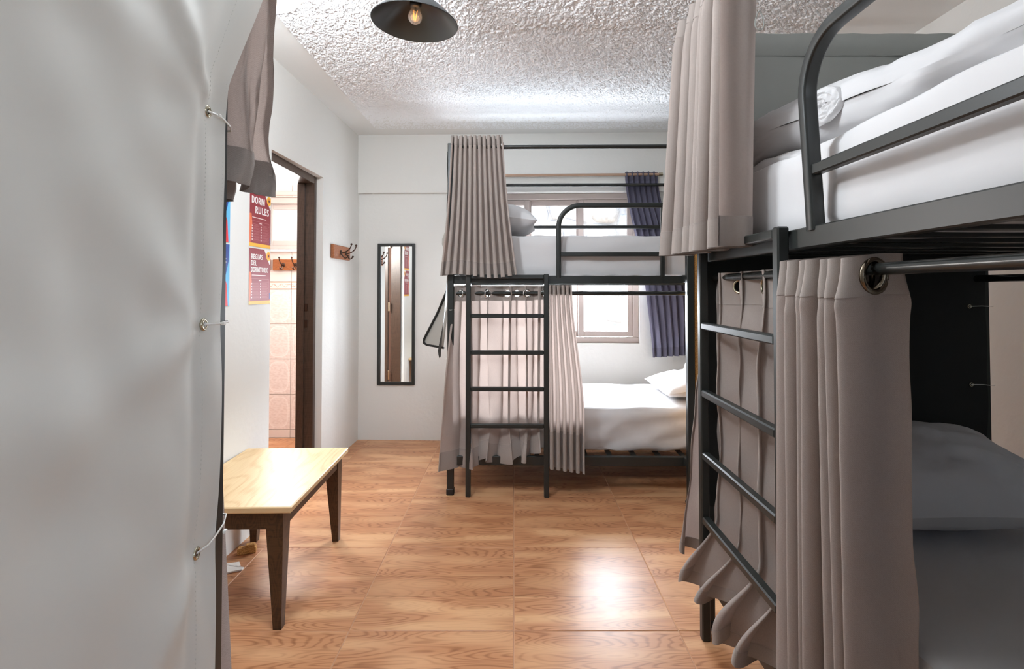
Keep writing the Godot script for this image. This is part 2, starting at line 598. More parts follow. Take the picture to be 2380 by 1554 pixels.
func build_room() -> void:
	FW = frame(Vector3(-1.289, 0, -4.235), -2.0)
	# floor: a slab with one mesh per tile
	var fl := struct("floor", "wood printed floor tiles laid in a square grid")
	var mb := Mb.new()
	mb.box(Vector3(-0.6, -0.0525, -1.5), Vector3(6.2, 0.1, 6.4))
	obj("floor_bed", mb, M.grout, fl)
	var tiles := []
	for k in 4:
		var b := Mb.new()
		var h := 0.2989
		var s := 1.0 if k % 2 == 0 else -1.0
		var e := 0.002
		var uv := [Vector2(0, 0), Vector2(1, 0), Vector2(1, 1), Vector2(0, 1)]
		if s < 0:
			uv = [Vector2(1, 0), Vector2(0, 0), Vector2(0, 1), Vector2(1, 1)]
		b.fq(Vector3(-h + e, 0, -h + e), Vector3(h - e, 0, -h + e), Vector3(h - e, 0, h - e), Vector3(-h + e, 0, h - e), Vector3.UP, uv)
		for q in [[-1, 0], [1, 0], [0, -1], [0, 1]]:
			var dx := Vector3(q[0], 0, q[1])
			var sd := Vector3(q[1], 0, -q[0])
			var p0 := dx * (h - e) + sd * (h - e)
			var p1 := dx * (h - e) - sd * (h - e)
			var p2 := dx * h - sd * h + Vector3.DOWN * 0.0015
			var p3 := dx * h + sd * h + Vector3.DOWN * 0.0015
			b.fq(p0, p1, p2, p3, dx + Vector3.UP)
			b.fq(p3, p2, p2 + Vector3.DOWN * 0.01, p3 + Vector3.DOWN * 0.01, dx)
		tiles.append(b.mesh())
	for i in range(-6, 4):
		for j in range(-8, 3):
			var x := 0.3 + 0.6 * i
			var z := -1.58 - 0.3 - 0.6 * j - 2.4 + 2.4 - 0.6 * 0
			z = -1.88 + 0.3 + 0.6 * j + 0.6
			if x < -2.75 or (x < -1.6 and z > -2.2 and x < -2.8) or z > 1.5 or x > 2.2 or z < -4.5:
				continue
			if x < -1.6 and z < -1.9 and x < -3.1:
				continue
			var v := absi(i * 7 + j * 13) % 4
			var o := obj("tile", tiles[v], M["floor_tile_%d" % (absi(i * 3 + j * 5) % 2)], fl)
			o.position = Vector3(x, 0, z)

	# walls
	var wl := struct("wall_left", "white painted wall with doorway, posters and coat hook")
	mb = Mb.new()
	for s in [[-4.45, -3.485, 0.0, 2.7], [-3.485, -2.775, 2.01, 2.7], [-2.775, -1.6, 0.0, 2.7]]:
		mb.prism([Vector2(XL(s[0]), s[0]), Vector2(XL(s[1]), s[1]), Vector2(XL(s[1]) - 0.15, s[1]), Vector2(XL(s[0]) - 0.15, s[0])], s[2], s[3])
	obj("wall_face", mb, M.wall_paint, wl)
	var wj := struct("wall_bay", "white wall turning left behind the near bunk")
	mb = Mb.new()
	mb.box(Vector3(-2.06, 1.35, -1.7), Vector3(1.4, 2.7, 0.2))
	for s in [[-1.7, 1.6, 0.0, 2.7]]:
		mb.prism([Vector2(-2.62, s[0]), Vector2(-2.62, s[1]), Vector2(-2.78, s[1]), Vector2(-2.78, s[0])], s[2], s[3])
	obj("wall_face", mb, M.wall_paint, wj)
	var wb := struct("wall_back", "white wall behind the viewpoint")
	mb = Mb.new()
	for s in [[-2.78, 0.4, 0.0, 2.7], [0.4, 1.9, 0.0, 1.05], [0.4, 1.9, 2.2, 2.7], [1.9, 2.2, 0.0, 2.7]]:
		mb.prism([Vector2(s[0], 1.5), Vector2(s[1], 1.5), Vector2(s[1], 1.66), Vector2(s[0], 1.66)], s[2], s[3])
	obj("wall_face", mb, M.wall_paint, wb)
	var wr := struct("wall_right", "white wall behind the near bunk bed")
	mb = Mb.new()
	mb.box(Vector3(2.08, 1.35, -1.4), Vector3(0.16, 2.7, 6.2))
	obj("wall_face", mb, M.wall_paint, wr)
	var wf := struct("wall_far", "white far wall with shallow beam above a wide window", FW)
	mb = Mb.new()
	var x0 := 0.93
	var x1 := 2.315
	for s in [[-0.3, x0, 0.0, 2.7], [x0, x1, 0.0, 0.80], [x0, x1, 2.037, 2.7], [x1, 3.6, 0.0, 2.7]]:
		mb.box(Vector3((s[0] + s[1]) / 2, (s[2] + s[3]) / 2, -0.09), Vector3(s[1] - s[0], s[3] - s[2], 0.18))
	obj("wall_face", mb, M.wall_paint, wf)
	mb = Mb.new()
	mb.box(Vector3(1.65, 2.37, 0.017), Vector3(3.9, 0.666, 0.034), 0.004)
	obj("beam", mb, M.wall_paint, wf)
	var w1 := struct("window_1", "wide sliding window with brown frame", FW)
	window_unit(w1, x0, x1, 0.80, 2.037, -0.06, 3, M.window_frame, M.pane)
	var w3 := struct("window_added_3", "added window behind the viewpoint for fill light", frame(Vector3(0, 0, 1.56)))  # added opening for the fill light at the back
	window_unit(w3, 0.4, 1.9, 1.05, 2.2, 0.0, 3, M.window_frame, M.pane)

	# ceiling: slab, plus rough plaster field with real relief
	var ce := struct("ceiling", "rough white plaster ceiling with smooth border")
	mb = Mb.new()
	mb.box(Vector3(-0.5, 2.62, -1.5), Vector3(5.6, 0.2, 6.4))
	obj("ceiling_slab", mb, M.ceiling_smooth, ce)
	var P := func(x: float, z: float) -> float:
		var q := sm(-0.9, 0.6, x + 0.25 * N(x, z, 40.0))
		var wx := 0.018 * N(x * 17.0, z * 17.0, 30.0)
		var wz := 0.018 * N(x * 17.0, z * 17.0, 35.0)
		var fx := lerpf(60.0, 42.0, q)
		var fz := lerpf(54.0, 92.0, q)
		var a := sm(-0.38, 0.0, N((x + wx) * fx, (z + wz) * fz, 2.0))
		var b := sm(-0.45, 0.05, N((x - wz) * fx * 1.9, (z + wx) * fz * 1.9, 8.0))
		var h := 0.62 * a + 0.38 * b + 0.12 * N(x * 120.0, z * 120.0, 12.0)
		var edge := minf(minf(x + 1.115, 1.5 - x), z + 4.05)
		var fade := sm(0.0, 0.02, edge) * (0.15 + 0.85 * sm(0.1, 1.1, z + 4.15))
		return 2.5215 - 0.0135 * fade * h
	mb = Mb.new()
	mb.grid(660, 520, func(u: float, v: float) -> Vector3:
		var x := lerpf(-1.118, 1.5, u)
		var z := lerpf(-1.9, -4.08, v)
		return Vector3(x, P.call(x, z), z))
	mb.grid(60, 70, func(u: float, v: float) -> Vector3:
		var x := lerpf(-1.118, 1.5, u)
		var z := lerpf(1.3, -1.9, v)
		return Vector3(x, 2.5215 - 0.008 * (0.5 + 0.5 * N(x * 14.0, z * 14.0)), z))
	obj("plaster", mb, M.ceiling_paint, ce)

	# bathroom door frame and open leaf
	var df := struct("trim_1", "dark brown wooden door frame")
	mb = Mb.new()
	var b0 := XL(-3.485) - 0.045
	mb.box(Vector3(b0 - 0.055, 1.005, -3.465), Vector3(0.11, 2.01, 0.04), 0.003)
	mb.box(Vector3(b0 - 0.055, 1.005, -2.793), Vector3(0.11, 2.01, 0.036), 0.003)
	mb.box(Vector3(b0 - 0.055, 1.985, -3.128), Vector3(0.11, 0.05, 0.634), 0.003)
	mb.box(Vector3(b0 - 0.085, 0.99, -3.437), Vector3(0.05, 1.94, 0.016), 0.002)
	obj("door_frame", mb, M.door_wood, df)
	mb = Mb.new()
	for y in [1.01, 1.12]:
		mb.box(Vector3(b0 - 0.05, y, -3.442), Vector3(0.02, 0.05, 0.005), 0.001)
	obj("strike_plate", mb, M.bronze, df)
	var dl := struct("door_1", "dark brown panelled bathroom door standing open", frame(Vector3(b0 - 0.12, 0, -2.83), 0))
	mb = Mb.new()
	mb.box(Vector3(-0.34, 1.0, 0.0), Vector3(0.66, 1.94, 0.036), 0.003)
	obj("door_leaf", mb, M.door_wood, dl)
	for q in [[1.45, 0.85], [0.52, 0.80]]:
		mb = Mb.new()
		mb.box(Vector3(-0.34, q[0], -0.018), Vector3(0.46, q[1], 0.012), 0.006)
		mb.box(Vector3(-0.34, q[0], -0.026), Vector3(0.36, q[1] - 0.1, 0.010), 0.005)
		obj("door_panel", mb, M.door_wood, dl)
	for y in [0.3, 1.05, 1.75]:
		mb = Mb.new()
		mb.box(Vector3(0.004, y, -0.02), Vector3(0.02, 0.1, 0.012), 0.002)
		obj("hinge", mb, M.brass_grey, dl)

# ---------------------------------------------------------------- bathroom beyond the doorway
func build_bathroom() -> void:
	var zb := -4.3
	var w := struct("wall_bathroom", "pale pink patterned bathroom wall tiles with leaf border")
	var mb := Mb.new()
	var wx0 := -2.55
	var wx1 := -1.62
	for s in [[-3.15, wx0, 0.0, 2.7], [wx0, wx1, 0.0, 1.56], [wx0, wx1, 2.02, 2.7], [wx1, -1.4, 0.0, 2.7]]:
		mb.box(Vector3((s[0] + s[1]) / 2, (s[2] + s[3]) / 2, zb - 0.09), Vector3(s[1] - s[0], s[3] - s[2], 0.17))
	mb.box(Vector3(-3.1, 1.35, -3.1), Vector3(0.12, 2.7, 2.4))
	mb.box(Vector3(-2.25, 1.35, -1.95), Vector3(1.8, 2.7, 0.3))
	obj("wall_face", mb, M.bath_grout, w)
	var shape := {}
	var rows := [[0.0, 0.066, 0], [0.069, 0.36, 1], [0.363, 0.654, 1], [0.657, 0.95, 1], [0.953, 1.24, 1], [1.243, 1.305, 2], [1.308, 1.557, 3], [2.023, 2.2, 3], [2.203, 2.45, 3]]
	for r in rows.size():
		for c in 7:
			var xa := -2.876 + 0.2 * c
			if r >= 7 or r <= 6:
				var key := r
				if not shape.has(key):
					var b := Mb.new()
					var hh: float = rows[r][1] - rows[r][0]
					b.box(Vector3(0, 0, 0.002), Vector3(0.197, hh, 0.008), 0.0015)
					b.fq(Vector3(-0.097, -hh / 2 + 0.0015, 0.0062), Vector3(0.097, -hh / 2 + 0.0015, 0.0062), Vector3(0.097, hh / 2 - 0.0015, 0.0062), Vector3(-0.097, hh / 2 - 0.0015, 0.0062), Vector3(0, 0, 1), [Vector2(0, 1), Vector2(1, 1), Vector2(1, 0), Vector2(0, 0)])
					shape[key] = b.mesh()
				var o := obj("tile", shape[key], [M.bath_tile_plain, M.bath_tile, M.bath_border, M.bath_tile_plain][rows[r][2]], w)
				o.position = Vector3(xa + 0.1, (rows[r][0] + rows[r][1]) / 2, zb)
	var w2 := struct("window_2", "frosted bathroom window with white frame", frame(Vector3(0, 0, zb - 0.03)))
	window_unit(w2, wx0, wx1, 1.56, 2.02, 0.0, 2, M.white_frame, M.frosted_pane)
	var tr := struct("trim_2", "white ledges above and below the bathroom window")
	mb = Mb.new()
	mb.box(Vector3(-2.085, 1.565, zb + 0.02), Vector3(0.96, 0.02, 0.05), 0.003)
	mb.box(Vector3(-2.085, 2.05, zb + 0.015), Vector3(0.96, 0.03, 0.04), 0.003)
	obj("window_ledge", mb, M.white_frame, tr)
	mb = Mb.new()
	mb.box(Vector3(-1.54, 2.06, -3.11), Vector3(0.16, 0.2, 0.75))
	obj("door_head", mb, M.ceiling_smooth, tr)
	mb = Mb.new()
	mb.box(Vector3(-2.3, 2.62, -3.2), Vector3(1.8, 0.2, 2.4))
	obj("bathroom_soffit", mb, M.ceiling_smooth, tr)
	hook_rack(Transform3D(Basis(), Vector3(-1.86, 1.447, zb + 0.008)), 0.33, 0.094, [0.03, -0.075], "orange wooden coat rack with two hooks on bathroom tiles", M.hook_wood)
	hook_rack(Transform3D(Basis(), Vector3(-2.20, 1.447, zb + 0.008)), 0.31, 0.094, [0.08, -0.08], "orange wooden coat rack half hidden by the doorway edge", M.hook_wood)

func hook_rack(X: Transform3D, w: float, h: float, xs: Array, label: String, wood: Material) -> void:
	var t := thing("coat_rack", label, "coat rack", X)
	var mb := Mb.new()
	mb.box(Vector3(0, 0, 0.011), Vector3(w, h, 0.022), 0.004)
	obj("board", mb, wood, t)
	for x in xs:
		mb = Mb.new()
		mb.lathe([Vector2(0.0, 0.0), Vector2(0.016, 0.0), Vector2(0.018, 0.003), Vector2(0.012, 0.006), Vector2(0, 0.007)], 14, Transform3D(Basis(Vector3.RIGHT, PI / 2), Vector3(x, 0, 0.022)))
		var up := []
		var dn := []
		for k in 13:
			var s := k / 12.0
			up.append(Vector3(x, -0.005 + 0.02 * s + 0.045 * s * s, 0.026 + 0.075 * sin(s * 1.5)))
			dn.append(Vector3(x, -0.008 - 0.035 * sin(s * 2.6), 0.026 + 0.05 * s))
		mb.tube(up, 0.0042, 8)
		mb.tube(dn, 0.0042, 8)
		for p in [up[12], dn[12]]:
			mb.lathe([Vector2(0, -0.008), Vector2(0.006, -0.006), Vector2(0.0085, 0), Vector2(0.006, 0.006), Vector2(0, 0.008)], 10, Transform3D(Basis(), p))
		obj("hook", mb, M.bronze, t)

# ---------------------------------------------------------------- outside the window
func build_outside() -> void:
	var g := struct("ground", "pale paved ground outside the window")
	var mb := Mb.new()
	mb.box(Vector3(0.5, -0.16, -6.2), Vector3(12, 0.1, 3.4))
	obj("paving", mb, M.outside_ground, g)
	var w := struct("wall_garden", "sunlit rubble stone retaining wall outside the window")
	mb = Mb.new()
	var zw := -5.9
	mb.box(Vector3(0.7, 1.45, zw - 0.2), Vector3(6.6, 3.2, 0.3))
	obj("wall_core", mb, M.mortar, w)
	var r := RandomNumberGenerator.new()
	r.seed = 21
	var pts := []
	var nx := 23
	var ny := 13
	var cw := 6.4 / nx
	var ch := 3.1 / ny
	for j in ny:
		for i in nx:
			pts.append(Vector2(-2.5 + cw * (i + 0.5 + (0.5 if j % 2 else 0.0) + r.randf_range(-0.36, 0.36)), ch * (j + 0.5 + r.randf_range(-0.34, 0.34))))
	for a in pts:
		var poly := PackedVector2Array([a + Vector2(-0.5, -0.5), a + Vector2(0.5, -0.5), a + Vector2(0.5, 0.5), a + Vector2(-0.5, 0.5)])
		for b in pts:
			if b == a or a.distance_to(b) > 0.95:
				continue
			var mid: Vector2 = (a + b) / 2.0
			var d: Vector2 = (b - a).normalized()
			var tg := Vector2(-d.y, d.x)
			var half := PackedVector2Array([mid - tg * 3.0, mid + tg * 3.0, mid + tg * 3.0 - d * 6.0, mid - tg * 3.0 - d * 6.0])
			var q := Geometry2D.intersect_polygons(poly, half)
			if q.size():
				poly = q[0]
		var small := Geometry2D.offset_polygon(poly, -0.009, Geometry2D.JOIN_ROUND)
		if small.is_empty():
			continue
		poly = small[0]
		var c := Vector2.ZERO
		for p in poly:
			c += p
		c /= poly.size()
		var s := Mb.new()
		var bulge := r.randf_range(0.03, 0.08)
		var m := 16
		var rim := []
		for k in m:
			var dir := Vector2(cos(TAU * k / m), sin(TAU * k / m))
			var best := 9.0
			for e in poly.size():
				var hit = Geometry2D.segment_intersects_segment(c, c + dir * 3.0, poly[e], poly[(e + 1) % poly.size()])
				if hit != null:
					best = minf(best, c.distance_to(hit))
			rim.append(dir * best if best < 5.0 else dir * 0.05)
		s.grid(m, 5, func(u: float, v: float) -> Vector3:
			var q: Vector2 = rim[int(round(u * m)) % m]
			var k := 1.0 - v
			var f: float = [1.0, 1.0, 0.9, 0.66, 0.33, 0.0][int(round(v * 5))]
			var zz: float = [-0.05, 0.0, 0.6, 0.88, 0.98, 1.0][int(round(v * 5))]
			return Vector3(q.x * f, q.y * f, zz * bulge + (0.012 * N(q.x * f * 14.0 + c.x * 5.0, q.y * f * 14.0, c.y * 5.0) if v > 0.3 else 0.0)), false, true)
		var o := obj("stone", s, M["stone_%d" % r.randi_range(0, 4)], w)
		o.position = Vector3(c.x, c.y - 0.1, zw - 0.05)
	var pier := struct("trim_3", "white plastered pier outside at the window's right")
	mb = Mb.new()
	mb.box(Vector3(1.46, 1.3, -5.45), Vector3(0.16, 3.0, 0.5), 0.01)
	obj("pier", mb, M.pier_paint, pier)

# ---------------------------------------------------------------- bunk beds
# own axes: x along the bed from the canvas end, z = 0 the open front, -z towards the back
func make_bunk(called: String, label: String, X: Transform3D, L: float, W: float, ry: float, ph: float, lad: Array, gd: Array, rung_y: Array, group: String) -> Node3D:
	var t := thing(called, label, "bunk bed", X, group)
	var fm: Material = M.frame_metal
	for p in [Vector2(0, 0), Vector2(L, 0), Vector2(0, -W), Vector2(L, -W)]:
		var mb := Mb.new()
		mb.box(Vector3(p.x, ph / 2 + 0.005, p.y), Vector3(0.04, ph - 0.01, 0.04), 0.004)
		mb.box(Vector3(p.x, ph, p.y), Vector3(0.041, 0.012, 0.041), 0.003)
		var post := obj("post", mb, fm, t)
		mb = Mb.new()
		mb.box(Vector3(p.x, 0.02, p.y), Vector3(0.046, 0.04, 0.046), 0.005)
		obj("foot_cap", mb, M.black_plastic, post)
	for lv in [[ry, 0.05], [0.235, 0.055]]:
		for z in [0.0, -W]:
			var mb := Mb.new()
			mb.box(Vector3(L / 2, lv[0] - lv[1] / 2, z), Vector3(L - 0.04, lv[1], 0.03), 0.003)
			obj("side_rail", mb, fm, t)
		for x in [0.0, L]:
			var mb := Mb.new()
			mb.box(Vector3(x, lv[0] - lv[1] / 2, -W / 2), Vector3(0.03, lv[1], W - 0.04), 0.003)
			obj("end_rail", mb, fm, t)
		var cnt := int(L / 0.14)
		for k in cnt:
			var mb := Mb.new()
			mb.box(Vector3((k + 0.5) * L / cnt, lv[0] - 0.018, -W / 2), Vector3(0.03, 0.012, W - 0.03), 0.002)
			obj("slat", mb, fm, t)
	# ladder hooked on the front
	for x in lad:
		var mb := Mb.new()
		mb.box(Vector3(x, (ry + 0.01) / 2, 0.034), Vector3(0.03, ry + 0.01, 0.03), 0.004)
		obj("ladder_rail", mb, fm, t)
	var mbt := Mb.new()
	mbt.box(Vector3((lad[0] + lad[1]) / 2, ry - 0.007, 0.034), Vector3(lad[1] - lad[0] - 0.03, 0.025, 0.028), 0.003)
	obj("ladder_top", mbt, fm, t)
	for y in rung_y:
		var mb := Mb.new()
		mb.box(Vector3((lad[0] + lad[1]) / 2, y, 0.034), Vector3(lad[1] - lad[0] - 0.03, 0.025, 0.028), 0.004)
		obj("rung", mb, fm, t)
	# guard rail: round-cornered hoop and middle bar
	var prof := []
	for k in 16:
		var a := TAU * k / 16.0
		prof.append(Vector2(signf(cos(a)) * pow(absf(cos(a)), 0.5) * 0.015, signf(sin(a)) * pow(absf(sin(a)), 0.5) * 0.018))
	var gy := ry + 0.425
	var R := 0.13
	var path := [Vector3(gd[0], ry - 0.01, 0.004)]
	for k in 4:
		path.append(Vector3(gd[0], lerpf(ry, gy - R, (k + 1) / 4.0), 0.004 + 0.016 * (k + 1) / 4.0))
	for k in 12:
		var a := PI / 2 * (k + 1) / 12.0
		path.append(Vector3(gd[0] + R - R * cos(a), gy - R + R * sin(a), 0.020 + 0.006 * sin(a)))
	path.append(Vector3(gd[1], gy, 0.026))
	var mg := Mb.new()
	mg.sweep(path, prof, false, true, Vector3(0, 0, 1))
	obj("guard_rail", mg, fm, t)
	mg = Mb.new()
	mg.bar(Vector3(gd[1], ry - 0.01, 0.004), Vector3(gd[1], gy + 0.01, 0.026), 0.028, 0.026, 0.004, Vector3.RIGHT)
	obj("guard_post", mg, fm, t)
	mg = Mb.new()
	mg.box(Vector3((gd[0] + gd[1]) / 2, ry + 0.13, 0.010), Vector3(gd[1] - gd[0] - 0.02, 0.026, 0.022), 0.003)
	obj("guard_bar", mg, fm, t)
	mg = Mb.new()
	mg.box(Vector3(L / 2, ry + 0.41, -W), Vector3(L - 0.04, 0.025, 0.022), 0.003)
	obj("back_guard_bar", mg, fm, t)
	# curtain rods
	for q in [[ph - 0.015, 0.0], [ph - 0.06, -W], [ry - 0.108, -0.025], [ry - 0.11, -W + 0.03]]:
		var mb := Mb.new()
		mb.rod(Vector3(0.0, q[0], q[1]), Vector3(L, q[0], q[1]), 0.0128)
		obj("curtain_rod", mb, M.rod_metal, t)
	return t

func canvas_end(t: Node3D, called: String, W: float, y0: float, y1: float, x: float, m: Material, hem: float, ties: Array, zin := 0.0) -> void:
	var mb := Mb.new()
	mb.grid(24, 20, func(u: float, v: float) -> Vector3:
		return Vector3(x + 0.006 * N(u * 4.0, v * 3.0, y0 * 9.0) + 0.004 * sin(u * 9.0) * (1.0 - v), lerpf(y0, y1, v), lerpf(-zin, -W + zin, u)), false)
	mb.grid(24, 20, func(u: float, v: float) -> Vector3:
		return Vector3(x - 0.003 + 0.006 * N(u * 4.0, v * 3.0, y0 * 9.0) + 0.004 * sin(u * 9.0) * (1.0 - v), lerpf(y0, y1, v), lerpf(-zin, -W + zin, u)), true)
	var c := obj(called, mb, m, t)
	if hem > 0.0:
		mb = Mb.new()
		mb.grid(30, 10, func(u: float, v: float) -> Vector3:
			var b := 0.009 * sin(PI * v) + 0.004 * N(u * 9.0, v)
			return Vector3(x + 0.004 + b, lerpf(y1 - hem, y1 + 0.006, v), lerpf(-zin + 0.005, -W + zin - 0.005, u)), false)
		mb.grid(30, 4, func(u: float, v: float) -> Vector3:
			return Vector3(x - 0.008, lerpf(y1 - hem, y1 + 0.006, v), lerpf(-zin + 0.005, -W + zin - 0.005, u)), true)
		obj("hem", mb, m, c)
	for q in ties:
		mb = Mb.new()
		mb.ring(Vector3(x + 0.006, q[0], q[1]), Vector3(1, 0, 0), 0.006, 0.0022, 16, 6)
		obj("eyelet", mb, M.brass_grey, c)
		mb = Mb.new()
		mb.tube([Vector3(x + 0.006, q[0], q[1]), Vector3(x + 0.02, q[0] + 0.002, (q[1] + q[2]) / 2), Vector3(x + 0.03, q[0], q[2])], 0.0012, 6)
		obj("cable_tie", mb, M.white_plastic, c)

var FN := Transform3D()
var FF := Transform3D()
var FL := Transform3D()

func build_beds() -> void:
	FN = frame(Vector3(0.715, 0, -1.897), -90.0)
	FF = frame(Vector3(-0.384, 0, -3.115), -1.0)
	FL = frame(Vector3(-0.405, 0, -0.664), 180.0)
	var grp := "charcoal steel bunk beds"
	var n := make_bunk("bunk_bed", "charcoal steel bunk bed in the right foreground with open ladder", FN, 1.95, 1.02, 1.392, 2.19, [0.062, 0.60], [0.702, 1.75], [1.112, 0.873, 0.653, 0.426], grp)
	canvas_end(n, "canvas_panel", 1.02, 1.40, 2.185, 0.024, M.canvas_grey, 0.077, [])
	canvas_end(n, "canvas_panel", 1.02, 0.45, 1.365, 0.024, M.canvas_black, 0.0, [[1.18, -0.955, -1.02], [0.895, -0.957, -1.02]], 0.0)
	canvas_end(n, "canvas_panel", 1.02, 0.45, 1.27, 1.974, M.canvas_black, 0.0, [], 0.03)  # unseen near-end panel, placed to keep the lower bunk dark
	var f := make_bunk("bunk_bed", "charcoal steel bunk bed under the far window with ladder", FF, 1.95, 0.93, 1.325, 2.13, [0.111, 0.58], [0.657, 1.285], [1.082, 0.862, 0.643, 0.423], grp)
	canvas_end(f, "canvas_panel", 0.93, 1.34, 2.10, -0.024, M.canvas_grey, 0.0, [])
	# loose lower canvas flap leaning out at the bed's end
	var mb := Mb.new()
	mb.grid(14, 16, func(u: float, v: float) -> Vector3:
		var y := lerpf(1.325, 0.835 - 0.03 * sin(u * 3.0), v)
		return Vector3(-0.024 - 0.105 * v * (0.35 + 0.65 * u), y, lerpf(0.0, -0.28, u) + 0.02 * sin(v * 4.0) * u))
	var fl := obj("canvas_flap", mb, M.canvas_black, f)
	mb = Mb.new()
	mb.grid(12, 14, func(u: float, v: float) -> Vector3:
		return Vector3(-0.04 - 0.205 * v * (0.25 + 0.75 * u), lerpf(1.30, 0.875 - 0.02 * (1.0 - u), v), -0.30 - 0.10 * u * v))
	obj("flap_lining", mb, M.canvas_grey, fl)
	mb = Mb.new()
	mb.tube([Vector3(-0.04, 1.30, -0.29), Vector3(-0.14, 1.08, -0.34), Vector3(-0.240, 0.90, -0.39), Vector3(-0.243, 0.875, -0.39), Vector3(-0.22, 0.862, -0.385), Vector3(-0.09, 0.85, -0.30)], 0.008, 8)
	obj("flap_binding", mb, M.canvas_black, fl)
	for y in [1.118, 0.822]:
		mb = Mb.new()
		mb.tube([Vector3(-0.028, y, 0.006), Vector3(0.0, y - 0.002, 0.024), Vector3(0.024, y, 0.01)], 0.0022, 6)
		mb.ring(Vector3(-0.028, y, 0.008), Vector3(0, 0, 1), 0.006, 0.002, 12, 6)
		obj("cable_tie", mb, M.white_plastic, fl)
	# loose grey corner of the upper canvas
	mb = Mb.new()
	mb.grid(6, 8, func(u: float, v: float) -> Vector3:
		var y := lerpf(1.66, 1.40, v)
		return Vector3(-0.026 - 0.05 * u * gs(v - 0.45, 0.35), y, lerpf(0.0, -0.12, u)))
	obj("canvas_corner", mb, M.canvas_grey, f)
	var l := make_bunk("bunk_bed", "charcoal steel bunk bed in left foreground behind pale canvas end panel", FL, 1.95, 0.92, 1.36, 2.16, [0.111, 0.58], [0.657, 1.75], [1.10, 0.87, 0.65, 0.425], grp)
	left_canvas(l)
	# steel framed chipboard partition standing right of the far bed's ladder side
	var cb := thing("partition", "steel post and raw chipboard partition standing between the far bunk and foreground bunk", "partition", frame(Vector3(1.032, 0, -2.985)))
	mb = Mb.new()
	mb.box(Vector3(0, 1.06, 0), Vector3(0.042, 2.12, 0.042), 0.004)
	obj("post", mb, M.frame_metal, cb)
	mb = Mb.new()
	mb.lathe([Vector2(0, 0.0), Vector2(0.032, 0.0), Vector2(0.034, 0.008), Vector2(0.026, 0.022), Vector2(0.022, 0.03), Vector2(0, 0.03)], 20)
	obj("foot_cap", mb, M.black_plastic, cb)
	for y in [1.305, 0.215]:
		mb = Mb.new()
		mb.box(Vector3(0, y, -0.058), Vector3(0.026, 0.045, 0.076), 0.002)
		obj("bracket", mb, M.frame_metal, cb)
	mb = Mb.new()
	mb.box(Vector3(0.37, 1.05, -0.005), Vector3(0.69, 2.0, 0.02), 0.002)
	tag(obj("panel", mb, M.chipboard, cb), "raw orange chipboard panel")

